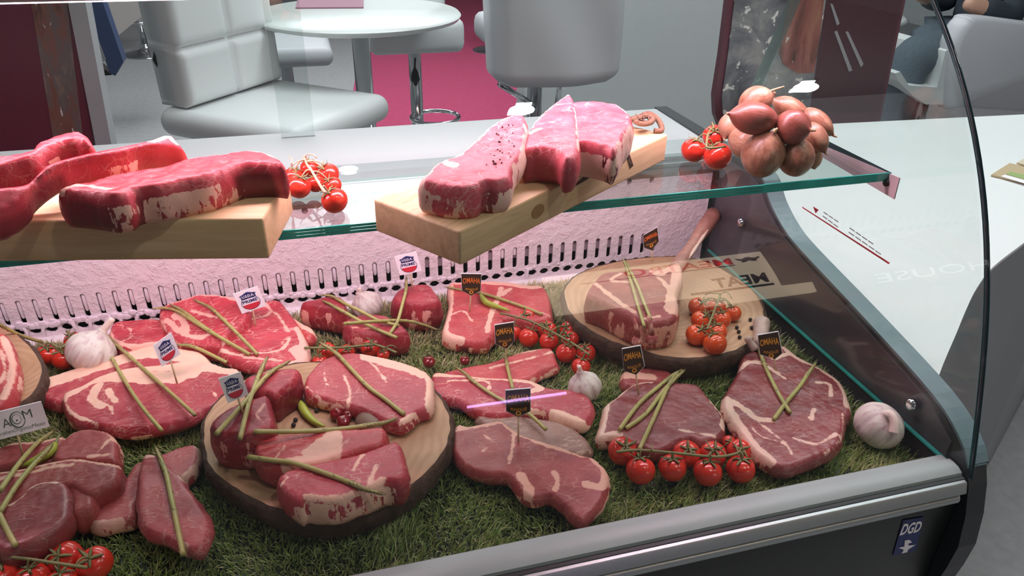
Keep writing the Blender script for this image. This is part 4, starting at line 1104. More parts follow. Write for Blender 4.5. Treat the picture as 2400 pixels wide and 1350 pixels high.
log('log slice at back right under the bone-in rib steak', 'F', [(112, 720), (135, 630), (230, 545), (420, 475), (700, 425), (1000, 408), (1230, 450), (1420, 550), (1570, 650), (1665, 780), (1690, 890), (1640, 1010), (1500, 1130), (1300, 1192), (1100, 1212), (900, 1200), (700, 1142), (500, 1082), (300, 982), (155, 850)], ZL, .036)
log('log slice cut off by the left edge of the photo', 'A', [(-420, 560), (-300, 430), (-100, 370), (60, 400), (160, 470), (260, 570), (325, 690), (318, 790), (260, 900), (140, 990), (0, 1040), (-180, 1050), (-350, 960), (-430, 760)], ZL, .036)

# ---- cuts on the turf, back row from the left
steak('small round ribeye between the tall garlic and the back grille', 'A', [(848, 405), (895, 345), (1050, 325), (1250, 322), (1300, 420), (1260, 500), (1060, 535), (920, 535), (852, 470)], .020, .021, 'rib',
      fat=[([(850, 410), (900, 500), (1060, 530), (1250, 505)], .0035), ([(920, 370), (1010, 400), (1020, 470), (960, 500)], .0016), ([(1050, 330), (1240, 330)], .0014)])
steak('marbled ribeye leaning at back left under two asparagus spears', 'A', [(1238, 245), (1300, 200), (1430, 160), (1560, 122), (1720, 128), (1870, 160), (1930, 260), (1870, 380), (1750, 470), (1715, 545), (1620, 552), (1480, 535), (1380, 510), (1290, 430), (1242, 340)],
      [((1240, 340), .030), ((1700, 540), .026), ((1560, 122), .052)], .028, 'rib', fat=[([(1310, 195), (1430, 160), (1560, 122), (1720, 128), (1870, 165)], .006), ([(1300, 330), (1430, 440), (1560, 470), (1640, 440)], .004), ([(1360, 300), (1420, 330), (1460, 420)], .005), ([(1500, 260), (1640, 300), (1760, 330)], .0022), ([(1245, 330), (1330, 460), (1400, 515)], .002)])
steak('large marbled ribeye at back left carrying a red and navy shield flag', 'A', [(1705, 560), (1760, 430), (1830, 345), (1920, 285), (2060, 185), (2180, 175), (2260, 260), (2345, 385), (2405, 520), (2400, 640), (2330, 692), (2220, 702), (2050, 695), (1900, 665), (1780, 625)],
      .026, .020, 'rib', fat=[([(2345, 400), (2395, 520), (2370, 640), (2240, 690)], .009), ([(2310, 560), (2350, 620)], .009), ([(1820, 350), (1950, 330), (2080, 300), (2120, 260)], .003), ([(2060, 185), (2100, 240), (2180, 310), (2260, 430)], .0022), ([(2260, 480), (2200, 560), (2060, 590), (1900, 600)], .0025), ([(1710, 560), (1800, 590), (1960, 630), (2200, 650)], .0026), ([(1760, 430), (1740, 540)], .002)])
o = slab('fat_flap', None, None, 'A', [(2250, 262), (2330, 330), (2440, 390), (2455, 440), (2400, 470), (2370, 450), (2330, 390)], .022, .02, M['tbone'], parent=None, fat=[([(2300, 320), (2440, 420)], .006)]); tag(o, 'small pale end of fat sticking out right of the large flagged ribeye', 'steak', MEATS)
steak('big fat covered strip steak at left, rear one of its pair', 'A', [(272, 842), (330, 785), (480, 735), (700, 665), (900, 605), (1180, 522), (1380, 540), (1560, 572), (1640, 640), (1640, 700), (1300, 800), (1000, 860), (700, 900), (500, 965), (420, 975), (295, 920)],
      .018, .019, 'strip', fat=[([(300, 820), (700, 690), (1180, 560), (1600, 620)], .022), ([(290, 830), (480, 780), (560, 760)], .012)], sfat=[([(272, 842), (330, 785), (1180, 522)], .02)])
steak('big marbled strip steak at left crossed by two long asparagus spears', 'A', [(478, 960), (500, 895), (640, 835), (780, 760), (1000, 700), (1300, 668), (1480, 640), (1640, 655), (1760, 692), (1850, 702), (1880, 752), (1800, 800), (1792, 890), (1740, 960), (1600, 1022), (1480, 1090), (1300, 1142), (1100, 1182), (950, 1182), (760, 1152), (600, 1130), (515, 1050)],
      .024, .018, 'strip', fat=[([(540, 890), (720, 790), (1000, 720), (1300, 690), (1600, 690), (1840, 715)], .013), ([(820, 770), (1000, 780), (1250, 780), (1500, 745)], .012), ([(1100, 800), (1400, 800)], .008), ([(770, 840), (720, 950), (790, 1010)], .0055), ([(850, 880), (900, 970)], .004), ([(720, 960), (850, 1000), (880, 1060)], .0022), ([(500, 930), (560, 1060), (760, 1140)], .0018), ([(1650, 880), (1700, 950)], .0016)], sfat=[([(520, 1060), (1100, 1185)], .003)])
# meat on the left log
steak('ridged cut of beef on the left log slice, cut off by the photo edge', 'A', [(-300, 520), (-150, 440), (0, 425), (60, 450), (105, 560), (135, 700), (105, 850), (40, 950), (-60, 1000), (-220, 930), (-320, 760)], ZL + .028, .028, 'tbone', fat=[([(20, 470), (80, 600), (90, 760), (30, 930)], .004), ([(0, 560), (40, 700), (0, 830)], .002)])
# fillets at the back
steak('short red fillet block at back, left of the white garlic bulb', 'D', [(85, 492), (180, 465), (300, 442), (400, 447), (432, 510), (420, 545), (330, 530), (200, 510)], .044, .046, 'fillet', sfat=[([(200, 510), (215, 512)], .003), ([(330, 530), (345, 532)], .003), ([(120, 500), (128, 500)], .002)], bulge=.004)
steak('wide red fillet under crossed asparagus, in front of the white garlic', 'D', [(422, 640), (480, 605), (600, 580), (730, 588), (820, 630), (905, 690), (900, 722), (760, 742), (600, 732), (450, 692)], .036, .038, 'fillet', fat=[([(480, 690), (640, 700)], .0012), ([(800, 680), (860, 690)], .0014)], sfat=[([(500, 720), (540, 725)], .003), ([(640, 735), (660, 738)], .002)], bulge=.004)
steak('round dark fillet at back with a film over its cut face', 'D', [(797, 452), (850, 392), (950, 357), (1080, 352), (1130, 400), (1172, 470), (1120, 500), (1030, 510), (930, 500), (840, 485)], .046, .048, 'fillet', sfat=[([(960, 500), (970, 500)], .002), ([(1040, 505), (1048, 505)], .002)], bulge=.004, stone=[([(797, 452), (840, 485)], .012, .5), ([(1120, 500), (1172, 470)], .014, .5)], dome=.003)
steak('large pale T-bone steak at back centre with a brown pennant flag', 'D', [(1237, 342), (1330, 332), (1500, 322), (1680, 327), (1850, 352), (1960, 357), (2022, 430), (2046, 560), (2040, 605), (1950, 640), (1830, 640), (1740, 610), (1660, 655), (1605, 720), (1560, 772), (1520, 800), (1340, 790), (1195, 742), (1212, 620), (1240, 500)], .022, .023, 'tbone',
      fat=[([(1245, 345), (1245, 480), (1222, 610), (1205, 730), (1330, 780)], .0068), ([(1300, 345), (1480, 340), (1700, 350), (1860, 378), (1960, 370)], .0060), ([(1650, 380), (1610, 500), (1560, 620), (1540, 720)], .0040), ([(1720, 390), (1660, 440)], .004), ([(1260, 590), (1350, 560), (1420, 640)], .0018), ([(1900, 560), (2030, 600)], .0016)], sfat=[([(1195, 742), (1300, 785)], .010), ([(1430, 795), (1520, 800)], .008)], stone=[([(1350, 790), (1395, 795)], .005, 1.0)])
# cuts E
steak('bony rib strip pointing to the tomatoes, rear one of the two', 'E', [(120, 270), (250, 232), (420, 202), (560, 152), (700, 112), (830, 96), (872, 112), (892, 170), (906, 222), (800, 258), (720, 310), (600, 335), (480, 345), (300, 330)], .016, .017, 'tbone', fat=[([(440, 240), (600, 200), (800, 150), (870, 130)], .0022), ([(560, 155), (830, 98)], .002), ([(905, 222), (720, 310)], .0018)], sfat=[([(906, 222), (800, 258), (720, 310)], .008)])
steak('long bone-in steak right of the centre log, under the glare streak', 'E', [(40, 272), (200, 277), (330, 290), (480, 302), (600, 305), (720, 320), (850, 370), (1000, 385), (1100, 422), (1152, 482), (1142, 560), (1085, 622), (1000, 604), (880, 565), (760, 530), (600, 555), (450, 562), (330, 530), (230, 462), (120, 442), (50, 422)], .020, .018, 'strip', fat=[([(60, 290), (330, 305), (600, 325), (760, 350)], .0035), ([(600, 315), (700, 330), (790, 380), (700, 400)], .005), ([(150, 330), (400, 330), (430, 380)], .0022), ([(880, 550), (1000, 590), (1080, 620)], .0065), ([(700, 530), (790, 540)], .005)], sfat=[([(880, 565), (1085, 622)], .012)])
steak('greyish brown steak showing behind the long folded steak at front centre', 'E', [(335, 575), (500, 550), (680, 570), (850, 592), (1000, 642), (1112, 730), (1132, 802), (1020, 830), (800, 800), (500, 690)], .014, .015, 'grey', fat=[([(1128, 800), (1020, 825)], .001)])
steak('long rose steak at front centre with a thick pale fat rim', 'E', [(162, 722), (208, 622), (290, 632), (420, 608), (520, 600), (640, 682), (800, 740), (950, 782), (1070, 832), (1150, 852), (1230, 920), (1258, 982), (1245, 1080), (1190, 1180), (1080, 1278), (1000, 1240), (940, 1180), (840, 1112), (720, 1132), (640, 1080), (560, 982), (400, 962), (250, 902), (172, 802)], .024, .018, 'lamb',
      fat=[([(180, 660), (300, 640), (430, 622), (520, 612), (650, 690), (800, 750), (960, 795), (1080, 840)], .0062), ([(1150, 855), (1215, 925), (1235, 1000), (1190, 1060), (1100, 1040)], .006), ([(600, 700), (590, 780), (570, 900)], .0024), ([(880, 1080), (900, 1020), (880, 960)], .0035), ([(650, 980), (700, 1060), (700, 1110)], .0055), ([(400, 700), (450, 760), (380, 820)], .0012)], sfat=[([(640, 1080), (720, 1132)], .010), ([(1258, 982), (1190, 1180)], .010)])
# cuts G
steak('pale fatty end piece behind the dark oval steak, under the pennant flag', 'G', [(232, 400), (262, 380), (400, 356), (540, 372), (592, 402), (600, 440), (560, 480), (400, 490), (250, 480)], .016, .017, 'lamb', fat=[([(240, 410), (330, 420), (440, 430)], .008)], tone=[])
steak('dark oval steak with three asparagus spears fanned over it', 'G', [(62, 850), (90, 722), (110, 622), (170, 580), (250, 512), (340, 462), (430, 452), (600, 460), (770, 482), (850, 572), (920, 652), (952, 702), (962, 800), (902, 852), (780, 880), (700, 850), (560, 912), (480, 942), (360, 922), (200, 852)], .020, .021, 'veal', fat=[([(66, 850), (95, 720), (112, 622)], .006), ([(110, 622), (180, 575), (255, 510), (345, 465), (430, 460)], .0045), ([(860, 590), (935, 690), (945, 790)], .003), ([(100, 840), (210, 830)], .0045), ([(640, 800), (740, 820), (880, 840)], .002)], sfat=[([(62, 850), (110, 622)], .012)])
steak('pale bone-in veal steak at far right, lying under the round one', 'G', [(1100, 300), (1130, 245), (1250, 215), (1370, 205), (1480, 282), (1600, 342), (1700, 402), (1792, 482), (1845, 620), (1842, 700), (1760, 720), (1500, 560), (1250, 420)], .018, .019, 'veal', fat=[([(1370, 215), (1480, 295), (1600, 350), (1710, 420), (1795, 500), (1835, 640)], .0065), ([(1300, 300), (1420, 260)], .004), ([(1600, 470), (1690, 480), (1700, 560)], .0025)])
o = steak('big round dark steak at far right with two crossed asparagus spears', 'G', [(946, 570), (1000, 472), (1060, 362), (1075, 275), (1130, 245), (1190, 250), (1270, 330), (1440, 440), (1620, 560), (1760, 640), (1812, 690), (1800, 800), (1762, 900), (1640, 982), (1500, 1032), (1400, 1062), (1282, 1032), (1150, 932), (1050, 802), (960, 662)], .026, .020, 'veal',
      fat=[([(950, 580), (985, 660), (1080, 800), (1180, 930), (1280, 1015)], .0060), ([(970, 580), (1090, 650), (1180, 720), (1300, 740)], .0045), ([(1230, 300), (1350, 380), (1500, 480), (1650, 570), (1790, 650)], .0050), ([(1260, 360), (1380, 440)], .0026), ([(1060, 370), (1120, 330), (1210, 330)], .004), ([(1140, 770), (1200, 840), (1380, 900), (1420, 970)], .0013), ([(1440, 860), (1600, 900), (1740, 830)], .0022), ([(1560, 720), (1580, 660)], .003), ([(1180, 730), (1260, 800), (1380, 890)], .0014), ([(1790, 690), (1770, 860), (1640, 970)], .0012)], sfat=[([(946, 570), (1150, 932), (1282, 1032)], .006)])
MB_ = MB()
for (p0, z0, r0), (p1, z1, r1) in ((((1205, 215), .032, .0105), ((1215, 40), .046, .0115)), (((1170, 240), .036, .0055), ((1110, 150), .050, .0045))):
    A_ = onz(px1('G', *p0), z0); B_ = onz(px1('G', *p1), z1); k = np.linspace(0, 1, 9)[:, None]
    MB_.add(*tube(A_ + (B_ - A_) * k, [r0 + (r1 - r0) * t + .0005 * math.sin(t * 9) for t in k[:, 0]], 12))
MB_.done('rib_bone', plain('bone', (.46, .34, .28), .5, vary=.35, bump=(120, .5)), o)
# cuts B, bottom left
steak('pale striped loin piece under the oval name card, cut off at left', 'B', [(-120, 345), (0, 335), (100, 292), (300, 282), (500, 247), (470, 330), (420, 430), (330, 462), (100, 482), (-120, 482)], .020, .021, 'lamb', fat=[([(-100, 340), (100, 300), (300, 290), (500, 250)], .006)], sfat=[])
steak('round red loin chop with a thin white fat edge at lower left', 'B', [(402, 432), (442, 332), (530, 242), (620, 202), (720, 192), (850, 217), (910, 282), (916, 380), (900, 440), (800, 455), (700, 450), (560, 440), (470, 462)], .030, .031, 'lamb', fat=[([(450, 320), (530, 245), (620, 205), (720, 195), (850, 220), (905, 285)], .0032), ([(700, 410), (860, 400)], .0022), ([(760, 380), (850, 290)], .0012)], sfat=[([(850, 217), (916, 380), (900, 440)], .006)])
steak('folded pale edged steak at lower left with crossed spears on it', 'B', [(-120, 540), (0, 522), (200, 492), (420, 442), (600, 416), (760, 442), (920, 462), (932, 500), (905, 600), (735, 690), (640, 700), (540, 640), (420, 660), (250, 700), (120, 760), (-120, 820)], .040, .030, 'lamb', fat=[([(0, 530), (200, 500), (420, 450), (600, 425), (760, 450), (920, 470)], .0052), ([(0, 590), (200, 550), (400, 500), (560, 480)], .003)], stone=[([(930, 500), (905, 600)], .008, .3)])
steak('dark round steak at lower left, above the tomatoes', 'B', [(-120, 860), (0, 792), (92, 762), (162, 702), (262, 622), (450, 592), (540, 652), (547, 800), (520, 902), (420, 992), (250, 1082), (100, 1132), (-20, 1140), (-120, 1020)], .044, .028, 'veal', fat=[([(92, 765), (162, 705), (262, 625), (450, 595)], .0045), ([(20, 760), (90, 770)], .006)])
steak('small folded flap of meat right of the dark round steak', 'B', [(462, 580), (560, 542), (640, 562), (722, 652), (728, 780), (640, 830), (560, 850), (545, 720)], .036, .034, 'lamb', fat=[([(470, 580), (560, 600), (580, 640)], .004), ([(640, 580), (700, 680)], .0015)])
steak('finely marbled flat steak at lower left, lying under its twin', 'B', [(692, 910), (780, 800), (900, 682), (1000, 532), (1052, 462), (1250, 392), (1400, 332), (1530, 316), (1562, 380), (1540, 472), (1450, 572), (1300, 640), (1200, 702), (1072, 762), (1050, 880), (900, 922), (830, 942), (740, 946)], .018, .019, 'flat', fat=[([(1440, 560), (1545, 470), (1560, 390), (1530, 320)], .0035), ([(720, 930), (840, 935), (940, 905)], .004)], sfat=[([(1562, 380), (1450, 572)], .008), ([(740, 946), (900, 922)], .01)])
steak('finely marbled flat steak at lower left with one spear along it', 'B', [(1112, 402), (1180, 386), (1242, 402), (1330, 482), (1420, 562), (1470, 650), (1562, 762), (1645, 902), (1622, 1040), (1562, 1130), (1460, 1122), (1380, 1082), (1270, 1032), (1150, 992), (1080, 902), (1062, 752), (1072, 560)], .032, .018, 'flat', fat=[([(1140, 400), (1200, 400)], .005), ([(1340, 490), (1430, 590)], .0016), ([(1460, 1110), (1400, 1085)], .0018)], stone=[([(1562, 1130), (1380, 1082)], .010, .3)])

# ---- cuts on the centre log
steak('dark cubed fillet at the left edge of the centre log', 'C', [(88, 585), (160, 502), (280, 432), (420, 387), (500, 370), (524, 450), (545, 560), (520, 600), (400, 645), (300, 655), (150, 640)], ZL + .050, .050, 'fillet', tone=[([(100, 590), (230, 530), (330, 600)], .016, .35)], fat=[([(480, 440), (430, 520), (470, 570)], .0013)], sfat=[([(200, 645), (207, 645)], .002), ([(330, 655), (336, 655)], .002)])
steak('dark fillet block at the back of the centre log, behind the cubed one', 'C', [(332, 262), (420, 222), (560, 192), (690, 178), (725, 200), (690, 270), (620, 318), (550, 366), (480, 352), (370, 352)], ZL + .042, .042, 'fillet', stone=[([(620, 318), (690, 270)], .016, .5)])
steak('large marbled oval steak with a white fat rim on the centre log', 'C', [(757, 290), (790, 212), (900, 112), (1050, 77), (1150, 77), (1350, 112), (1550, 172), (1640, 222), (1666, 290), (1662, 400), (1640, 460), (1560, 490), (1500, 542), (1430, 575), (1300, 542), (1180, 486), (1080, 450), (950, 415), (810, 380), (762, 340)], ZL + .020, .020, 'strip',
      fat=[([(1180, 80), (1350, 118), (1550, 180), (1635, 230), (1650, 320), (1640, 450)], .0062), ([(1200, 105), (1330, 140), (1480, 180), (1580, 220)], .0095), ([(1160, 110), (1270, 190), (1340, 290)], .0018), ([(1040, 240), (1080, 350), (1070, 440)], .0020), ([(1440, 560), (1540, 500)], .0024), ([(770, 310), (880, 400), (1060, 450)], .0014), ([(900, 220), (920, 300), (990, 320)], .0010)])
steak('upright strip of steak on the centre log, behind the foremost one', 'C', [(408, 700), (470, 660), (700, 640), (980, 612), (1200, 600), (1318, 594), (1337, 650), (1310, 715), (1130, 770), (900, 842), (780, 862), (650, 875), (500, 850), (415, 790)], ZL + .036, .036, 'tbone', fat=[([(660, 860), (820, 830), (950, 790), (960, 660)], .010), ([(800, 780), (880, 720)], .009), ([(540, 840), (620, 740)], .0016), ([(1000, 770), (1080, 680)], .0014)], sfat=[([(660, 875), (900, 842)], .006)])
steak('thick steak with a creamy fat band foremost on the centre log', 'C', [(566, 965), (620, 905), (690, 885), (900, 832), (1100, 792), (1300, 722), (1400, 692), (1442, 722), (1472, 822), (1488, 920), (1430, 975), (1335, 975), (1250, 1012), (1100, 1066), (980, 1104), (860, 1108), (760, 1100), (730, 1122), (670, 1090), (600, 1040)], ZL + .036, .036, 'strip', fat=[([(1170, 790), (1110, 900)], .0022), ([(1310, 960), (1200, 1020), (1000, 1090), (770, 1090)], .003), ([(600, 1000), (640, 960)], .0015), ([(1270, 870), (1210, 1000)], .0016)], sfat=[([(770, 1100), (860, 1110), (1100, 1066), (1310, 985)], .014)], stone=[([(1430, 975), (1488, 920)], .02, .3)])

# ---- bone-in rib steak on the right log
o = steak('thick bone-in rib steak standing on the right log slice', 'F', [(287, 695), (340, 602), (420, 532), (560, 515), (700, 500), (850, 505), (950, 470), (1015, 455), (1045, 500), (1045, 580), (1005, 700), (1020, 800), (985, 890), (850, 920), (740, 920), (640, 872), (480, 792), (380, 742), (312, 722)], ZL + .046, .046, 'lamb',
          fat=[([(345, 610), (440, 690), (560, 780), (660, 850)], .004), ([(850, 530), (960, 470), (1010, 440), (1020, 600), (985, 720), (970, 830)], .012), ([(560, 540), (480, 600), (640, 610)], .0028), ([(740, 900), (860, 880)], .0025), ([(860, 580), (930, 660), (940, 740)], .003)], sfat=[([(985, 890), (760, 925)], .012), ([(480, 795), (495, 800)], .003), ([(560, 835), (572, 842)], .003)], stone=[([(312, 722), (400, 760)], .010, .3)])
A_ = onz(px1('F', 985, 520), ZL + .030); B_ = ony(px1('F', 1288, 78), 1.045); k = np.linspace(0, 1, 12)
bp = [A_ + (B_ - A_) * t for t in k]
v, f = tube(bp, [.0115 + .0035 * t * t - .002 * math.sin(3 * t) + .001 * math.sin(11 * t) for t in k], 14)
obj('rib_bone', v, f, plain('meaty_bone', (.42, .20, .15), .45, vary=.4, bump=(70, .6, .002)), o)
sm = MB()
for off in (-.004, .003):
    v, f = tube([p + np.array([off, -.010, .004]) for p in bp[2:10]], [.0012, .0026, .003, .0024, .003, .0026, .002, .001], 7); sm.add(v, f)
sm.done('bone_sinew', plain('sinew', (.72, .52, .42), .45), o)
kn = MB()
for x, y in ((690, 1060), (800, 1045)):
    p = rest(px1('F', x, y + 20), .009)
    v, f = lathe([(.001, -.009), (.007, -.005), (.0085, 0), (.006, .006), (.001, .009)], 10, lambda a, s: 1 + .18 * math.sin(3 * a + 5 * s)); kn.add(xform(v, np.eye(3), p), f)
    kn.add(*tube([p + (0, 0, .006), p + (-.002, .006, .022), p + (-.003, .012, .030)], [.004, .003, .002], 7))
kn.done('sinew_knot', M['lamb'], o)

# ------------------------------------------------------------------ garnish
ASP = 'asparagus spears garnishing the meat'
def asparagus(label, c, pts, w=.0027, z0=None, tip=0, zmax=.28, lift=0.0):
    """pts run from the tip to the cut end; the spear is laid on whatever lies under it"""
    pp = crom(px(c, pts), 4); q = []
    for p in pp: q.append(rest(p, w, zmax)[2])
    q = np.array(q); s = np.concatenate([[0], np.cumsum([np.hypot(b[0] - a[0], b[1] - a[1]) for a, b in zip(pp, pp[1:])])]); s /= s[-1]
    def hull(q):
        best = None
        for i in range(len(q)):
            for j in range(i + 1, len(q)):
                l = q[i] + (q[j] - q[i]) * (s - s[i]) / (s[j] - s[i]); g = l - q
                if g.min() > -.0006 and (best is None or g.sum() < best[0]): best = (g.sum(), l)
        return best[1] if best is not None else np.full(len(q), q.max())
    line = hull(q)
    for _ in range(8):
        at_ = [onz(p, z) for p, z in zip(pp, line)]
        need = np.array([support(a[0], a[1], zmax) + w for a in at_])
        if (need - line).max() < .0008: break
        q = np.maximum(q, need - .0002); line = hull(q)
    P = crom([onz(p, z + lift) for p, z in zip(pp, line)], 6); P = resample(P, .004); n = len(P); t = np.linspace(0, 1, n)
    rad = w * np.where(t < .22, .35 + .75 * np.sqrt(t / .22) - .1 * (t / .22), 1.0)
    rad = rad * (1 + .05 * np.sin(np.arange(n) * 2.1))
    v, f = tube(P, rad, 8)
    T = np.gradient(P, axis=0); sc = MB()
    L = np.concatenate([[0], np.cumsum(np.linalg.norm(np.diff(P, axis=0), axis=1))])
    for i in range(n):
        d = L[i]
        if d > L[-1] * .34 and i % 7: continue
        for k in range(3 if d < L[-1] * .25 else 1):
            a = i * 2.4 + k * 2.1; B = basis(-T[i]); dr = B[:, 0] * math.cos(a) + B[:, 1] * math.sin(a); r = rad[i]; th = B[:, 2]
            b0 = P[i] + dr * r * .75; sd = np.cross(th, dr)
            tipp = b0 + th * .0062 + dr * r * .12
            sc.add([b0 - sd * r * .8, b0 + sd * r * .8, tipp, b0 + th * .003 + dr * r * .55], [(0, 1, 3), (1, 2, 3), (2, 0, 3)])
    nf = len(f); mb = MB().add(v, f).add(sc.v, sc.f)
    o = mb.done('asparagus_spear', M['asp']); tag(o, label, 'asparagus', ASP); o.data.materials.append(M['asptip'])
    o.data.polygons.foreach_set('material_index', [0] * nf + [1] * len(sc.f))
    return o
for lab, c, pts in [
    ('long asparagus spear over the big strip steak, the left one', 'A', [(735, 462), (790, 500), (850, 590), (1000, 850), (1130, 1040), (1262, 1195)]),
    ('long asparagus spear over the big strip steak, the right one', 'A', [(845, 455), (900, 520), (985, 592), (1150, 740), (1330, 900), (1522, 1075)]),
    ('asparagus spear on the back left ribeyes, nearest the garlic', 'A', [(1205, 245), (1290, 240), (1390, 268), (1600, 400), (1800, 515), (1950, 602)]),
    ('asparagus spear on the back left ribeyes, the middle of three', 'A', [(1340, 215), (1440, 270), (1560, 362), (1690, 450), (1800, 522)]),
    ('asparagus spear on the back left ribeyes, nearest the flag', 'A', [(1525, 178), (1600, 215), (1660, 250), (1820, 405), (2012, 602)]),
    ('asparagus spear on the turf between the strip steak and the ribeyes', 'A', [(1390, 528), (1480, 535), (1560, 562), (1660, 610), (1770, 665)]),
    ('thin asparagus spear reaching from the left log over two tomatoes', 'A', [(-40, 352), (60, 402), (135, 442), (240, 480), (330, 505)]),
    ('asparagus spear on the fillet cubes of the centre log, steeper of the crossed pair', 'C', [(497, 115), (440, 240), (375, 420), (340, 550), (308, 682)]),
    ('asparagus spear on the fillet cubes of the centre log, flatter of the crossed pair', 'C', [(650, 142), (500, 240), (340, 430), (240, 540), (140, 652)]),
    ('asparagus spear slanting across the large oval steak on the centre log', 'C', [(880, 15), (950, 60), (1010, 110), (1200, 312), (1330, 410), (1460, 512)]),
    ('asparagus spear lying level along the upright strip on the centre log', 'C', [(1400, 546), (1280, 580), (1000, 618), (700, 634), (405, 634)]),
    ('asparagus spear over the foremost steak on the centre log', 'C', [(1302, 1070), (1200, 1042), (1000, 962), (700, 860), (530, 836), (360, 812)]),
    ('asparagus spear from the first fillet to the wide fillet at back, the upper one', 'D', [(255, 438), (330, 450), (420, 500), (560, 570), (700, 640), (850, 676)]),
    ('asparagus spear from the first fillet to the wide fillet at back, the lower one', 'D', [(262, 485), (330, 520), (420, 570), (620, 680), (835, 772)]),
    ('asparagus spear lying level across the wide fillet at back', 'D', [(1150, 710), (1040, 670), (900, 640), (700, 642), (425, 662)]),
    ('asparagus spear standing up from the wide fillet to the shield flag at back', 'D', [(908, 300), (905, 400), (880, 500), (840, 640), (780, 740)]),
    ('asparagus spear on the pale T-bone steak', 'D', [(1228, 378), (1340, 398), (1480, 420), (1750, 505), (1970, 590)]),
    ('asparagus spear on the long bone-in steak, running under the pennant flag', 'E', [(208, 240), (270, 285), (335, 345), (480, 442), (600, 500), (700, 555), (820, 665)]),
    ('short asparagus spear upright between the two bony strips', 'E', [(545, 160), (552, 215), (562, 265), (592, 385)]),
    ('asparagus spear on the dark oval steak, leftmost of the fan', 'G', [(660, 378), (590, 420), (490, 500), (350, 622), (215, 802)]),
    ('asparagus spear on the dark oval steak, middle of the fan', 'G', [(668, 388), (600, 450), (520, 535), (400, 690), (262, 792)]),
    ('asparagus spear on the dark oval steak, lowest and longest of the fan', 'G', [(630, 395), (590, 440), (560, 490), (470, 690), (355, 942)]),
    ('asparagus spear on the big round steak, under the pennant flag', 'G', [(1188, 200), (1215, 290), (1262, 405), (1340, 560), (1415, 682)]),
    ('asparagus spear on the big round steak, the brighter green one', 'G', [(1595, 338), (1540, 410), (1480, 500), (1380, 620), (1300, 730)]),
    ('asparagus spear on the bone-in rib steak, the left one', 'F', [(578, 432), (610, 530), (650, 650), (690, 790), (742, 960)]),
    ('asparagus spear on the bone-in rib steak, the right one', 'F', [(600, 452), (640, 540), (690, 642), (735, 760), (792, 902)]),
    ('asparagus spear at lower left crossing the folded steak, left one', 'B', [(412, 222), (340, 275), (270, 330), (140, 482), (0, 682)]),
    ('asparagus spear at lower left crossing the folded steak, right one', 'B', [(400, 330), (330, 410), (270, 470), (130, 642), (0, 852)]),
    ('asparagus spear end hanging over the dark round steak at lower left', 'B', [(-60, 760), (0, 880), (60, 1000), (122, 1112)]),
    ('asparagus spear lying along the finely marbled flat steak', 'B', [(1218, 345), (1255, 440), (1300, 560), (1330, 700), (1362, 850), (1395, 1010), (1432, 1182)]),
    ]:
    asparagus(lab, c, pts, .0027 if c in 'CGB' else .0024)
# ---- green chillies
def chilli(label, c, pts, w, z=None):
    pp = px(c, pts); zc_ = (max(rest(p, w)[2] for p in pp[1:]) if z is None else z + w); P = crom([onz(p, zc_) for p in pp], 6); P = resample(P, .003); n = len(P); t = np.linspace(0, 1, n)
    rad = w * np.clip(np.minimum(.55 + 2.2 * t, 1.15 * np.sqrt(np.clip(1 - t, 0, 1)) + .08), .1, 1)
    o = empty('green_chilli', (P[:, 0].mean(), P[:, 1].mean(), P[:, 2].min() - w), label, 'chilli', 'green chillies garnishing the meat')
    v, f = tube(P, rad, 12); obj('pod', v, f, M['chilli'], o)
    d = nrm(P[0] - P[2]); v, f = tube([P[0] - d * .002, P[0] + d * .004, P[0] + d * .013 + (0, 0, .002)], [w * .62, w * .34, w * .22], 8); obj('stalk', v, f, M['vine'], o)
chilli('green chilli on the bare middle of the centre log', 'C', [(728, 425), (765, 500), (830, 565), (905, 600)], .0052, ZL)
chilli('green chilli lying on the pale T-bone steak', 'D', [(1490, 440), (1530, 495), (1620, 530), (1720, 562)], .0048)
chilli('green chilli among the crossed spears at lower left', 'B', [(430, 318), (380, 385), (290, 440), (170, 490)], .0058)
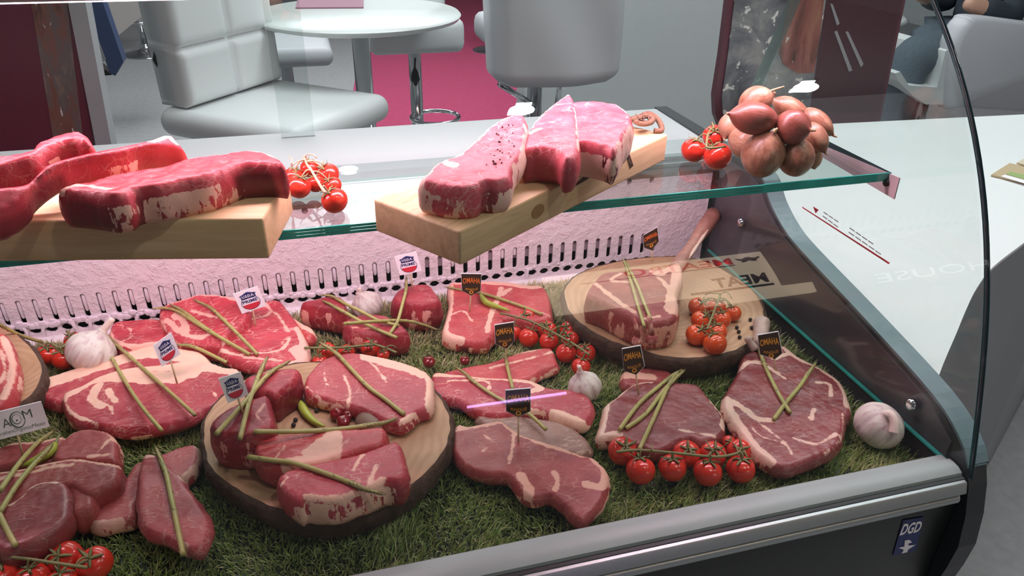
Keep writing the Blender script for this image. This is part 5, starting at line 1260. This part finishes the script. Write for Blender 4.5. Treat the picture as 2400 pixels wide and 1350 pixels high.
# ---- garlic
def locattr(o, v, r):
    a_ = o.data.attributes.new('loc', 'FLOAT_VECTOR', 'POINT'); a_.data.foreach_set('vector', (np.asarray(v, dtype=np.float32) / r).ravel()); return o
def garlic(label, c, ctr, r, neck, base_z=0.0, tilt=None):
    """ctr: bulb centre in the picture, r: radius there in crop pixels, neck: points of the neck"""
    s = CROPS[c][2]; p = px1(c, *ctr); rm = r / s * np.linalg.norm(onz(p, base_z + .02) - CAM) / FPX
    pc = onz(p, base_z + rm * .82)
    nk = px(c, neck)
    o = empty('garlic_bulb', (pc[0], pc[1], base_z), label, 'garlic', 'white garlic bulbs')
    tip = onplane(nk[0], pc, nrm([pc[0] - CAM[0], pc[1] - CAM[1], 0]))
    ax = nrm(tip - pc); 
    prof = [(.03, -.80), (.35, -.86), (.70, -.72), (.93, -.40), (1.0, -.05), (.92, .30), (.70, .58), (.42, .80), (.24, .98), (.19, 1.12)]
    seg = 54; ph = random.uniform(0, 6)
    v, f = lathe([(a * rm, b * rm) for a, b in crom(prof, 3)], seg, lambda a, s_: 1 + .13 * (abs(math.sin(4.5 * a + ph)) - .5) * math.sin(math.pi * min(1, s_ * 1.08)))
    locattr(obj('bulb', xform(v, basis(ax), pc), f, M['garlic'], o), v, rm)
    end = [onplane(q, pc, nrm([pc[0] - CAM[0], pc[1] - CAM[1], 0])) for q in nk]
    pts = [pc + ax * rm * .95] + end
    pts = crom(pts, 5); v, f = tube(pts, np.linspace(rm * .22, rm * .13, len(pts)), 12); obj('neck', v, f, plain('garlic_neck', (.80, .66, .58), .55, vary=.15) if 'garlic_neck' not in D.materials else D.materials['garlic_neck'], o)
    FOOT.append(np.array([(pc[0] + rm * .5 * math.cos(q), pc[1] + rm * .5 * math.sin(q)) for q in np.linspace(0, 6.2, 10)]))
    return o
garlic('garlic bulb at left with a long neck leaning right', 'A', (715, 575), 152, [(800, 420), (880, 322)])
garlic('garlic bulb against the back grille, between the fillets', 'D', (598, 515), 118, [(548, 440), (540, 382)])
garlic('garlic bulb beside the long vine of tomatoes, neck upright', 'E', (1085, 365), 112, [(1058, 280), (1048, 228)])
# the bulb in the right corner lies on its side, its neck bent down over it
p = px1('G', 2045, 765); rm = 146 / 3 * np.linalg.norm(onz(p, .02) - CAM) / FPX; pc = onz(p, rm * .80)
o = empty('garlic_bulb', (pc[0], pc[1], 0), 'garlic bulb alone in the front right corner, neck folded down', 'garlic', 'white garlic bulbs')
v, f = lathe([(a * rm, b * rm) for a, b in crom([(.03, -.80), (.4, -.84), (.75, -.68), (.97, -.35), (1.0, 0), (.92, .34), (.70, .62), (.40, .78), (.03, .84)], 3)], 54, lambda a, s_: 1 + .05 * (abs(math.sin(4 * a)) - .5) * math.sin(math.pi * s_))
locattr(obj('bulb', xform(v, basis((.35, -.25, .9)), pc), f, M['garlic'], o), v, rm)
tow = nrm(CAM - pc)
def onb(x, y, k=1.0):
    v_ = ray(px1('G', x, y)); v_ = v_ / np.linalg.norm(v_); oc = CAM - pc; b_ = np.dot(oc, v_); disc = b_ * b_ - (np.dot(oc, oc) - (rm * k) ** 2)
    t_ = -b_ - math.sqrt(max(disc, 0)); return CAM + v_ * t_
v, f = tube(crom([onb(2085, 700, .98), onb(2110, 690, 1.06), onb(2140, 720, 1.10), onb(2152, 770, 1.10), onb(2145, 825, 1.12)], 5), np.linspace(rm * .17, rm * .20, 21), 12); obj('neck', v, f, D.materials['garlic_neck'], o)
FOOT.append(np.array([(pc[0] + rm * .55 * math.cos(q), pc[1] + rm * .55 * math.sin(q)) for q in np.linspace(0, 6.2, 10)]))

# ---- tomatoes on the vine
VINES = 'vine tomatoes'
def tomato_mesh(r):
    prof = [(.02, -.86), (.45, -.80), (.80, -.52), (.98, -.12), (.98, .22), (.82, .58), (.52, .80), (.24, .86), (.08, .80), (.02, .76)]
    return lathe([(a * r, b * r) for a, b in crom(prof, 3)], 28, lambda a, s: 1 + .018 * math.cos(5 * a) * math.sin(math.pi * s))
def calyx(P, ax, r, mat, parent):
    mb = MB(); B = basis(ax)
    for k in range(5):
        a = k * 1.257 + random.uniform(-.3, .3); l = r * random.uniform(.62, .95)
        d = B[:, 0] * math.cos(a) + B[:, 1] * math.sin(a); s = np.cross(B[:, 2], d)
        pts = [P, P + d * l * .45 + B[:, 2] * r * .10, P + d * l * .85 + B[:, 2] * r * random.uniform(-.05, .22), P + d * l + B[:, 2] * r * random.uniform(0, .4)]
        for i, w in enumerate((.11, .13, .07, .012)):
            pass
        V = []
        for q, w in zip(pts, (.09, .12, .07, .010)): V += [q - s * r * w, q + s * r * w, q + B[:, 2] * r * .05]
        F = []
        for i in range(3):
            b = 3 * i; F += [(b, b + 3, b + 5, b + 2), (b + 2, b + 5, b + 4, b + 1), (b + 1, b + 4, b + 3, b)]
        mb.add(V, F)
    return mb.done('calyx', mat, parent)
def truss(label, c, toms, vine, mat='tom', base=0.0, vmat='vine', curl=(), stemw=.0016, axis=None, k=1.0, zmax=.28):
    """toms: (x, y, radius in crop pixels[, layer])"""
    s = CROPS[c][2]; items = []
    for q in toms:
        x, y, r = q[:3]; lay = q[3] if len(q) > 3 else 0
        p = px1(c, x, y); rm = r / s * np.linalg.norm(onz(p, base + .02) - CAM) / FPX * k
        P = onz(p, base + rm * .84 + lay * rm); items.append((P, rm))
    # tomatoes that would overlap give way along the line between them, deeper ones sink back
    for _ in range(30):
        for i in range(len(items)):
            for j in range(i):
                d = items[i][0] - items[j][0]; l = np.linalg.norm(d); g = (items[i][1] + items[j][1]) * .97
                if l < g:
                    d = d / (l + 1e-9); items[i] = (items[i][0] + d * (g - l) * .25, items[i][1]); items[j] = (items[j][0] - d * (g - l) * .25, items[j][1])
        items = [(np.array([P[0], P[1], max(P[2], base + rm * .84)]), rm) for P, rm in items]
    ce = sum(P for P, _ in items) / len(items)
    o = empty('vine_tomatoes', (ce[0], ce[1], base), label, 'tomatoes', VINES)
    zt = max(P[2] + rm * .86 for P, rm in items)
    vp = [onz(p, zt + .004) for p in px(c, vine)]
    vc = resample(crom(vp, 6), .004)
    for i, (P, rm) in enumerate(items):
        near = vc[np.argmin(((vc - P) ** 2).sum(1))]
        ax = nrm(nrm(near - P) * .9 + np.array([random.uniform(-.25, .25), random.uniform(-.25, .25), .75])) if axis is None else nrm(np.asarray(axis) + np.array([random.uniform(-.2, .2) for _ in range(3)]))
        v, f = tomato_mesh(rm); t = obj('tomato', xform(v, basis(ax), P), f, M[mat], o); add_support(t)
        top = P + ax * rm * .78; calyx(P + ax * rm * .84, ax, rm, M['vine'], t)
        v, f = tube(crom([top, P + ax * rm * 1.12, .5 * (P + ax * rm * 1.2) + .5 * near + (0, 0, .003), near], 4), stemw * .62, 6); obj('pedicel', v, f, M[vmat], t)
        if base < .01: FOOT.append(np.array([(P[0] + rm * .5 * math.cos(q), P[1] + rm * .5 * math.sin(q)) for q in np.linspace(0, 6.2, 9)]))
    mb = MB(); mb.add(*tube(vc, stemw, 8))
    for cu in curl: mb.add(*tube(resample(crom([onz(p, zt + .006 + .004 * (i % 2)) for i, p in enumerate(px(c, cu))], 5), .003), stemw * .5, 6))
    mb.done('vine', M[vmat], o)
    return o
truss('vine of eight tomatoes at the front, right of the long rose steak', 'G', [(235, 955, 100), (365, 1092, 100), (588, 1070, 95), (690, 975, 94), (836, 1105, 96), (870, 978, 90), (1068, 1082, 95), (1058, 955, 84), (985, 895, 50)], [(195, 958), (350, 945), (600, 965), (900, 992), (1055, 965)], curl=[[(445, 905), (440, 935), (450, 955)], [(820, 875), (850, 920), (870, 960)]])
truss('vine of ten tomatoes along the pale T-bone steak', 'D', [(1850, 625, 78), (1855, 772, 80), (1745, 740, 70), (2010, 715, 76), (2022, 805, 78), (2180, 715, 74), (2190, 790, 76), (2155, 895, 82), (2312, 895, 78), (2272, 1002, 76)], [(1640, 580), (1850, 632), (2000, 702), (2200, 812), (2335, 905)])
truss('vine of orange-red tomatoes on the right log slice', 'F', [(1172, 812, 78), (1350, 828, 72), (1405, 850, 66), (1190, 920, 82), (1350, 910, 78), (1160, 1035, 86), (1318, 1010, 80), (1298, 1098, 92)], [(1345, 705), (1300, 830), (1270, 910), (1238, 985)], 'tomo', ZL, 'vine', curl=[[(1345, 705), (1260, 700), (1225, 712)], [(1345, 705), (1400, 690), (1435, 740)], [(1320, 770), (1250, 750), (1220, 770)], [(1320, 770), (1380, 750), (1410, 790)]])
truss('three tomatoes between the left log and the garlic', 'A', [(378, 605, 74), (500, 640, 78), (578, 500, 64)], [(520, 420), (545, 470), (480, 550), (400, 520)], curl=[[(548, 405), (540, 440), (545, 470)], [(545, 450), (620, 455), (680, 470)]])
truss('tomatoes half hidden behind the large oval steak of the centre log', 'D', [(282, 885, 72), (440, 890, 66), (640, 860, 76), (715, 905, 50), (235, 955, 58)], [(110, 850), (380, 850), (640, 828), (740, 850), (830, 888)], curl=[[(600, 770), (640, 805), (660, 830)], [(740, 850), (790, 830), (830, 850)]])
truss('vine of tomatoes cut off by the bottom left corner', 'B', [(80, 1195, 80), (262, 1222, 112), (470, 1242, 108), (690, 1275, 112), (90, 1330, 105), (290, 1352, 105), (495, 1375, 100)], [(-20, 1192), (200, 1215), (400, 1245), (680, 1285)])
truss('vine of small tomatoes on the glass shelf between the two boards', 'V', [(720, 315, 130), (800, 440, 160), (930, 200, 120, .5), (1180, 275, 145), (1240, 420, 118), (1000, 430, 120, -.2), (1262, 622, 175)], [(855, 45), (900, 150), (960, 230), (1030, 350), (1090, 450), (1140, 515)], 'tom', ZS, 'vinep', stemw=.0014, curl=[[(870, 30), (960, 8), (1030, 60)], [(900, 110), (1020, 95), (1130, 150)], [(860, 80), (760, 110), (690, 170)], [(660, 40), (700, 90), (690, 150)]])
truss('three tomatoes on the glass shelf beside the shallots', 'U', [(375, 520, 86), (548, 562, 96), (520, 420, 78, .2)], [(480, 395), (470, 450), (480, 500), (600, 490)], 'tom', ZS, 'vine', stemw=.0014)

# ---- dried cherry peppers and peppercorns
def pepper(label, c, x, y, r, base=0.0):
    s = CROPS[c][2]; p = px1(c, x, y); rm = r / s * np.linalg.norm(onz(p, base) - CAM) / FPX; P = onz(p, base + rm * .9)
    o = empty('cherry_pepper', (P[0], P[1], base), label, 'cherry pepper', 'small dark red dried peppers')
    v, f = lathe([(a * rm, b * rm) for a, b in crom([(.02, -.92), (.5, -.84), (.9, -.4), (1, .05), (.86, .5), (.5, .78), (.15, .74), (.02, .70)], 2)], 22, lambda a, s_: 1 + .06 * math.sin(5 * a + 3 * s_)); obj('fruit', xform(v, basis((random.uniform(-.5, .5), -.5, .8)), P), f, M['cherry'], o)
    v, f = tube([P + (0, -.001, rm * .6), P + (.001, -.002, rm * 1.0)], rm * .10, 6); obj('stalk', v, f, M['dry'], o)
pepper('dark red dried pepper on the turf, the left one below the T-bone', 'D', 1085, 962, 48)
pepper('dark red dried pepper on the turf, the right one below the T-bone', 'D', 1365, 952, 38)
pepper('dark red dried pepper on the centre log, left of the cluster of three', 'C', 985, 512, 45, ZL)
pepper('dark red dried pepper on the centre log, rear of the cluster of three', 'C', 1066, 522, 38, ZL)
pepper('dark red dried pepper on the centre log, front of the cluster of three', 'C', 1032, 566, 46, ZL)
def corn(label, c, x, y, r=.0028, base=ZL):
    P = onz(px1(c, x, y), base + r * .9); v, f = lathe([(.02 * r, -r), (.7 * r, -.7 * r), (r, 0), (.7 * r, .7 * r), (.02 * r, r)], 10, lambda a, s_: 1 + .08 * math.sin(4 * a + 6 * s_))
    o = obj('peppercorn', xform(v, np.eye(3), P), f, M['pepper']); tag(o, label, 'peppercorn', 'black peppercorns')
for lab, c, x, y in (('peppercorn by the chilli on the centre log, upper left of its pair', 'C', 698, 552), ('peppercorn by the chilli on the centre log, lower left of its pair', 'C', 684, 588), ('peppercorn between the chilli and the oval steak on the centre log', 'C', 845, 487), ('peppercorn right of the three dried peppers on the centre log', 'C', 1135, 578),
                     ('peppercorn on the right log, top of the column of three', 'F', 1475, 970), ('peppercorn on the right log, middle of the column of three', 'F', 1490, 1003), ('peppercorn on the right log, lowest of the column of three', 'F', 1497, 1046), ('peppercorn on the right log beside the upright bone, lower one', 'F', 1592, 972), ('peppercorn on the right log beside the upright bone, upper one', 'F', 1582, 908)):
    corn(lab, c, x, y)
p = onz(px1('C', 1242, 552), ZL + .008); v, f = lathe([(a * .020, b * .011) for a, b in crom([(.02, -.75), (.7, -.7), (1, -.2), (.86, .35), (.5, .75), (.02, .85)], 3)], 20, lambda a, s_: 1 + .05 * math.sin(3 * a))
o = obj('mushroom_cap', xform(v, np.eye(3), p), f, plain('brown_cap', (.22, .13, .09), .5, vary=.3)); tag(o, 'brown mushroom cap under the spear tip on the centre log', 'mushroom')

# ---- shallots piled at the right end of the glass shelf
PILE = []
def shallot(label, x, y, r, l, ang, base, mat='shal', stem=None, depth=0.0):
    """x, y centre, r and l half width and half length in crop pixels, ang: direction of the tip in the picture (degrees, 0 = right, 90 = up)"""
    p = px1('U', x, y); Pz = onz(p, base + .018); dist = np.linalg.norm(Pz - CAM); k = dist / FPX / CROPS['U'][2]
    rm = r * k; lm = l * k; P = onz(p, base + rm * .95)
    rho = .62 * rm + .38 * lm
    if base != ZS:      # an upper one: slid along the line of sight until it lies against the ones already there
        v_ = ray(p) / np.linalg.norm(ray(p)); best = None
        for t_ in np.linspace(.70, 1.05, 141):
            Q = CAM + v_ * t_
            if not (.69 < Q[1] < .86 and Q[2] > ZS + rm): continue
            g = sorted(np.linalg.norm(Q - c_) - (rho + r_) * .90 for c_, r_ in PILE)
            sc_ = abs(g[0]) + .5 * max(0, g[1]) + (9 if g[0] < -.006 else 0) + (-.35 if depth > 0 else .35) * t_ + 2 * max(0, g[0] - .002)
            if best is None or sc_ < best[0]: best = (sc_, Q)
        if best is not None: P = best[1]
    PILE.append((P, rho))
    a = math.radians(ang); toward = nrm(CAM - P); ax = nrm(RT * math.cos(a) + UP * math.sin(a) + (toward * (.9 if r / l > .85 else .2)))
    o = empty('shallot', (P[0], P[1], P[2] - rm), label, 'shallot', 'shallots piled on the glass shelf')
    prof = [(.05, -1.02), (.22, -.98), (.62, -.78), (.93, -.38), (1.0, .02), (.90, .40), (.64, .72), (.34, .93), (.15, 1.05), (.09, 1.16)]
    v, f = lathe([(q * rm, b * lm) for q, b in crom(prof, 3)], 26, lambda q, s_: 1 + .03 * math.sin(3 * q + 2 * s_)); locattr(obj('bulb', xform(v, basis(ax), P), f, M[mat], o), v, rm)
    v, f = lathe([(.20 * rm, 0), (.15 * rm, .03 * lm), (.05 * rm, .08 * lm)], 10); obj('root_plate', xform(v, basis(-ax), P - ax * lm * .98), f, M['dry'], o)
    e = P + ax * lm * 1.12
    st = [e] + ([onplane(q, P, toward) for q in px('U', stem)] if stem else [e + ax * rm * .20 + RT * .002])
    v, f = tube(crom(st, 4), np.linspace(rm * .12, rm * .05, (len(st) - 1) * 4 + 1), 7); obj('dry_tip', v, f, M['dry'], o)
Z2 = ZS + .030
shallot('shiny shallot low at the left, next to the three tomatoes', 745, 458, 106, 124, -20, ZS, 'shalp')
shallot('large shallot at the front of the pile, root end forward', 868, 545, 136, 158, 65, ZS, 'shal')
shallot('big round shallot at the front right of the pile', 1098, 565, 116, 130, 80, ZS, 'shal')
shallot('papery shallot at the right, behind the big round one', 1210, 545, 66, 96, 100, ZS, 'shalp', None, .012)
shallot('long shallot at the far right edge of the pile, lower one', 1240, 425, 66, 104, -60, ZS + .012, 'shal', None, .030)
shallot('round shallot in the middle right, tip towards the front', 1075, 352, 108, 112, -10, Z2 - .002, 'shalr')
shallot('pale skinned shallot at the left edge of the pile', 625, 345, 74, 92, -110, ZS + .020, 'shalp', None, .02)
shallot('long shallot at the far right edge of the pile, upper one', 1248, 318, 66, 116, -40, Z2 - .010, 'shal', None, .035)
shallot('dark shallot at the top left of the shallot pile', 800, 290, 100, 152, 170, Z2, 'shalr')
shallot('long shallot at the top right of the pile, pointing back', 1060, 232, 74, 128, 150, Z2 + .004, 'shal', None, .040)
shallot('brown shallot at the very top with a long dry stem', 815, 168, 88, 108, 20, Z2 + .018, 'shal', [(900, 110), (960, 85), (1015, 68)], .045)

# ------------------------------------------------------------------ pick flags
FLAGS = 'flags on picks stuck into the meat'
def flag(label, c, quad, foot, kind, th=.0032, stick_top=None):
    s = empty('meat_flag', (0, 0, 0), label, 'flag', FLAGS)
    fp = rest(px1(c, *foot), 0, .28)
    s.location = fp
    nrm_ = nrm([CAM[0] - fp[0], CAM[1] - fp[1], .25])
    q = [onplane(p, fp, nrm_) for p in px(c, quad)]
    w = np.array(q)
    n = len(q); back = [p - nrm_ * th for p in q]
    obj('plate', list(q) + back, [tuple(range(n)), tuple(reversed(range(n, 2 * n)))] + [(i, n + i, n + (i + 1) % n, (i + 1) % n) for i in range(n)], M['cardw'], s, False)
    bt = (q[2] + q[3]) / 2 if n == 4 else q[3]
    md = np.mean(w, 0); up_ = nrm(md - bt)
    top = md * .5 + bt * .5 - nrm_ * th * .5
    v, f = tube([fp - np.array([0, 0, .006]), top], .0011, 7); obj('pick', v, f, M['stick'], s)
    return s, q, nrm_
def shield_flag(label, c, quad, foot):
    s, q, n = flag(label, c, quad, foot, 's'); P = Plate(q, n)
    arc = [(.5 + .37 * math.cos(a), .60 + .34 * math.sin(a)) for a in np.linspace(0, math.pi, 15)]
    sh_ = [(.22, .40), (.16, .48), (.13, .60)] + [(.5 - .37 * math.cos(a), .62 + .32 * math.sin(a)) for a in np.linspace(0, math.pi, 17)] + [(.87, .60), (.84, .48), (.78, .40)]
    P.poly('shield_outline', sh_, M['navy'], s, .0004)
    cx_ = lambda k, pts: [(.5 + (a - .5) * k, .62 + (b - .62) * k) for a, b in pts]
    P.poly('shield_field', cx_(.94, sh_), M['cardw'], s, .0006)
    P.poly('red_half', [(.5 - .33 * math.cos(a), .665 + .255 * math.sin(a)) for a in np.linspace(0, math.pi, 17)], M['redp'], s, .0008)
    P.poly('navy_banner', [(.16, .20), (.30, .17), (.38, .13), (.5, .09), (.62, .13), (.70, .17), (.84, .20), (.78, .27), (.80, .36), (.72, .41), (.5, .375), (.28, .41), (.20, .36), (.22, .27)], M['navy'], s, .0008)
    P.text('U.S.D.A.', .26, .215, .74, .335, M['whitep'], s, .02, .0011, name='grade_lettering')
    P.text('PRIME', .20, .455, .80, .60, M['navy'], s, .025, .0010, name='prime_lettering')
def pennant(label, c, quad, foot, lit='goldp'):
    """quad: top left, top right, right lower, point, left lower"""
    s, q, n = flag(label, c, quad, foot, 'p')
    P = Plate([q[0], q[1], q[2], q[4]], n); k = .055
    apex = q[3]; P2 = Plate(q[:4], n)
    face = [q[0] + (q[1] - q[0]) * .02, q[1], q[2], q[3], q[4]]
    md = sum(q) / 5; obj('brown_face', [md + (p - md) * .965 + n * .0004 for p in q], [(0, 1, 2, 3, 4)], M['brownp'], s, False)
    P.text('OMAHA', .07, .28, .95, .60, M[lit], s, .02, .0009, arc=.06, name='top_lettering')
    P.text('ANGUS', .18, .80, .84, .93, M['goldp'], s, .0, .0009, arc=-.05, name='lower_lettering')
    # ring shaped steer mark near the point
    rg = [(.5 + .115 * math.cos(a), 1.085 + .10 * math.sin(a)) for a in np.linspace(0, 2 * math.pi, 19)[:-1]]
    V2, F2, _ = tri(rg, ([(.5 + .062 * math.cos(a), 1.075 + .05 * math.sin(a)) for a in np.linspace(0, 2 * math.pi, 15)[:-1]],))
    obj('gold_mark', [P.at(a, b, .0009) for a, b in V2], F2, M['goldp'], s, False)
shield_flag('white flag with a red and navy shield on the large back ribeye', 'A', [(1820, 132), (2012, 70), (2082, 222), (1890, 286)], (1998, 385))
shield_flag('white flag with a red and navy shield on the big strip steak', 'A', [(1196, 535), (1338, 432), (1410, 600), (1265, 700)], (1386, 832))
shield_flag('white flag with a red and navy shield on the centre log fillet', 'A', [(1706, 795), (1880, 740), (1942, 915), (1780, 985)], (1912, 1080))
shield_flag('white flag with a red and navy shield before the back grille', 'D', [(815, 140), (986, 100), (1030, 250), (858, 286)], (958, 395))
pennant('brown pennant flag on the pale T-bone steak', 'D', [(1335, 270), (1496, 272), (1490, 405), (1415, 445), (1340, 405)], (1400, 572), 'orangep')
pennant('brown pennant flag on the turf between T-bone and tomatoes', 'D', [(1596, 672), (1748, 648), (1752, 800), (1692, 860), (1602, 820)], (1690, 945))
pennant('brown pennant flag on the greyish steak at front centre', 'E', [(540, 395), (716, 380), (716, 540), (632, 580), (546, 540)], (632, 760))
pennant('brown pennant flag left of the fan of spears on the dark oval steak', 'E', [(1342, 110), (1472, 86), (1500, 230), (1442, 290), (1356, 262)], (1467, 432))
pennant('brown pennant flag on the big round steak at far right', 'G', [(1187, 136), (1332, 110), (1362, 265), (1310, 306), (1202, 272)], (1330, 395))
pennant('brown pennant flag behind the bone-in rib steak', 'F', [(732, 242), (846, 176), (860, 290), (800, 362), (738, 340)], (812, 455), 'orangep')
# oval name card at the left edge
s, q, n = flag('white card with dark green curly monogram at the left edge', 'A', [(-190, 1095), (322, 970), (390, 1166), (-120, 1300)], (176, 1395), 'c', .0028)
P = Plate(q, n)
P.text('A', .335, .30, .455, .62, M['greenp'], s, -.012, .0006, name='monogram')
P.text('M', .665, .16, .80, .48, M['greenp'], s, -.015, .0006, name='monogram')
def cres(cu, cv, ru, rv, wu, sh, name='monogram'):
    o1 = [(cu + ru * math.cos(a), cv + rv * math.sin(a)) for a in np.linspace(0, 2 * math.pi, 33)[:-1]]
    i1 = [(cu + sh + (ru - wu) * math.cos(a), cv - sh + (rv - wu * 2.2) * math.sin(a)) for a in np.linspace(0, 2 * math.pi, 33)[:-1]]
    V2, F2, _ = tri(o1, (i1,)); obj(name, [P.at(a, b, .0006) for a, b in V2], F2, M['greenp'], s, False)
cres(.566, .44, .115, .31, .014, .006)
cres(.556, .41, .072, .19, .009, .004)
P.poly('monogram', [(.556 + .014 * math.cos(a), .46 + .035 * math.sin(a)) for a in np.linspace(0, 6.28, 10)[:-1]], M['greenp'], s, .0006)
P.text('AustralianOrganicMeats', .08, .73, .95, .91, M['greenp'], s, -.012, .0006, shear=.25, name='card_lettering')

# ------------------------------------------------------------------ artificial turf
x0, x1, y0, y1 = -.66, .655, .502, 1.052
N = 190000
X_ = RNG.uniform(x0, x1, N); Y_ = RNG.uniform(y0, y1, N); keep = np.ones(N, bool)
XY = np.stack([X_, Y_], 1)
keep &= ~((X_ > .640) & (RNG.random(N) < .3))
keep &= ~((X_ < -.47) & (RNG.random(N) < .55))
for fpoly in FOOT:
    c_ = fpoly.mean(0); q = c_ + (fpoly - c_) * .94
    lo, hi = q.min(0), q.max(0); cand = np.where(keep & (X_ > lo[0]) & (X_ < hi[0]) & (Y_ > lo[1]) & (Y_ < hi[1]))[0]
    if len(cand): keep[cand[in_poly(XY[cand], q)]] = False
XY = XY[keep]; n = len(XY)
patch = np.array([noise.noise(Vector((a * 14, b * 14, 3))) for a, b in XY]); patch2 = np.array([noise.noise(Vector((a * 5, b * 5, 8))) for a, b in XY])
ln = (.0145 + .0035 * RNG.standard_normal(n).clip(-1.5, 1.5)) * (1 + .25 * patch)
lean = patch * 2.4 + RNG.normal(0, .9, n) - 1.2
tilt = np.clip(.72 + .32 * RNG.standard_normal(n), .05, 1.15)
wd = RNG.uniform(.0005, .00085, n)
dx = np.cos(lean); dy = np.sin(lean)
sx = -dy; sy = dx
yaw = RNG.uniform(0, math.pi, n); sx = np.cos(yaw); sy = np.sin(yaw)
base = np.stack([XY[:, 0], XY[:, 1], np.full(n, -.0135)], 1)
V = np.zeros((n, 5, 3))
side = np.stack([sx * wd, sy * wd, np.zeros(n)], 1)
dirv = np.stack([dx * np.sin(tilt * .55), dy * np.sin(tilt * .55), np.cos(tilt * .55)], 1); dir2 = np.stack([dx * np.sin(tilt), dy * np.sin(tilt), np.cos(tilt)], 1)
mid_ = base + dirv * (ln * .55)[:, None]; tipv = mid_ + dir2 * (ln * .45)[:, None]
V[:, 0] = base - side; V[:, 1] = base + side; V[:, 2] = mid_ + side * .85; V[:, 3] = mid_ - side * .85; V[:, 4] = tipv
me = D.meshes.new('artificial_turf')
off = np.array([0, .78, -.0155])
me.vertices.add(n * 5 + 4); vv = np.vstack([V.reshape(-1, 3), [[x0 - .1, y0, -.0150], [x1, y0, -.0150], [x1, y1, -.0150], [x0 - .1, y1, -.0150]]]) - off
me.vertices.foreach_set('co', vv.ravel())
i5 = np.arange(n) * 5
quads = np.stack([i5, i5 + 1, i5 + 2, i5 + 3], 1); tris = np.stack([i5 + 3, i5 + 2, i5 + 4], 1)
lp = np.concatenate([np.concatenate([quads, tris], 1).ravel(), np.arange(4) + n * 5])
tot = np.concatenate([np.tile([4, 3], n), [4]]); st = np.concatenate([[0], np.cumsum(tot)[:-1]])
me.loops.add(len(lp)); me.loops.foreach_set('vertex_index', lp.astype(np.int32))
me.polygons.add(len(tot)); me.polygons.foreach_set('loop_start', st.astype(np.int32))
me.update(calc_edges=True)
# how straw-coloured each fibre is: more along the trimmed front edge; at the back partly real, partly lamplight painted in
edge = np.clip(1 - (XY[:, 1] - y0) / .055, 0, 1)
pstraw = .10 + .55 * edge * (.5 + .5 * (patch2 > -.1)) + .68 * np.clip((XY[:, 1] - .72) / .22, 0, 1) + .12 * np.clip(patch2, 0, 1)
straw = (RNG.random(n) < pstraw).astype(float) * RNG.uniform(.6, 1, n)
col = np.concatenate([np.repeat(straw, 5), np.full(4, .35)]); rn = np.concatenate([np.repeat(RNG.random(n), 5), np.zeros(4)])
a_ = me.attributes.new('straw', 'FLOAT', 'POINT'); a_.data.foreach_set('value', col.astype(np.float32))
a_ = me.attributes.new('rnd', 'FLOAT', 'POINT'); a_.data.foreach_set('value', rn.astype(np.float32))
t = NT('turf_fibre')
g = t.mix(t.attr('rnd').outputs['Fac'], (.29, .43, .12), (.54, .62, .27))
sw = t.mix(t.attr('rnd').outputs['Fac'], (.66, .56, .32), (.86, .78, .54))
t.set(Base_Color=t.mix(t.attr('straw').outputs['Fac'], g, sw), Roughness=.5, Specular_IOR_Level=.3)
me.materials.append(t.m)
o = D.objects.new('artificial_turf', me); COL.objects.link(o); o.location = off
tag(o, 'green artificial turf with straw coloured fibres lining the case', 'artificial turf', None, 'stuff')
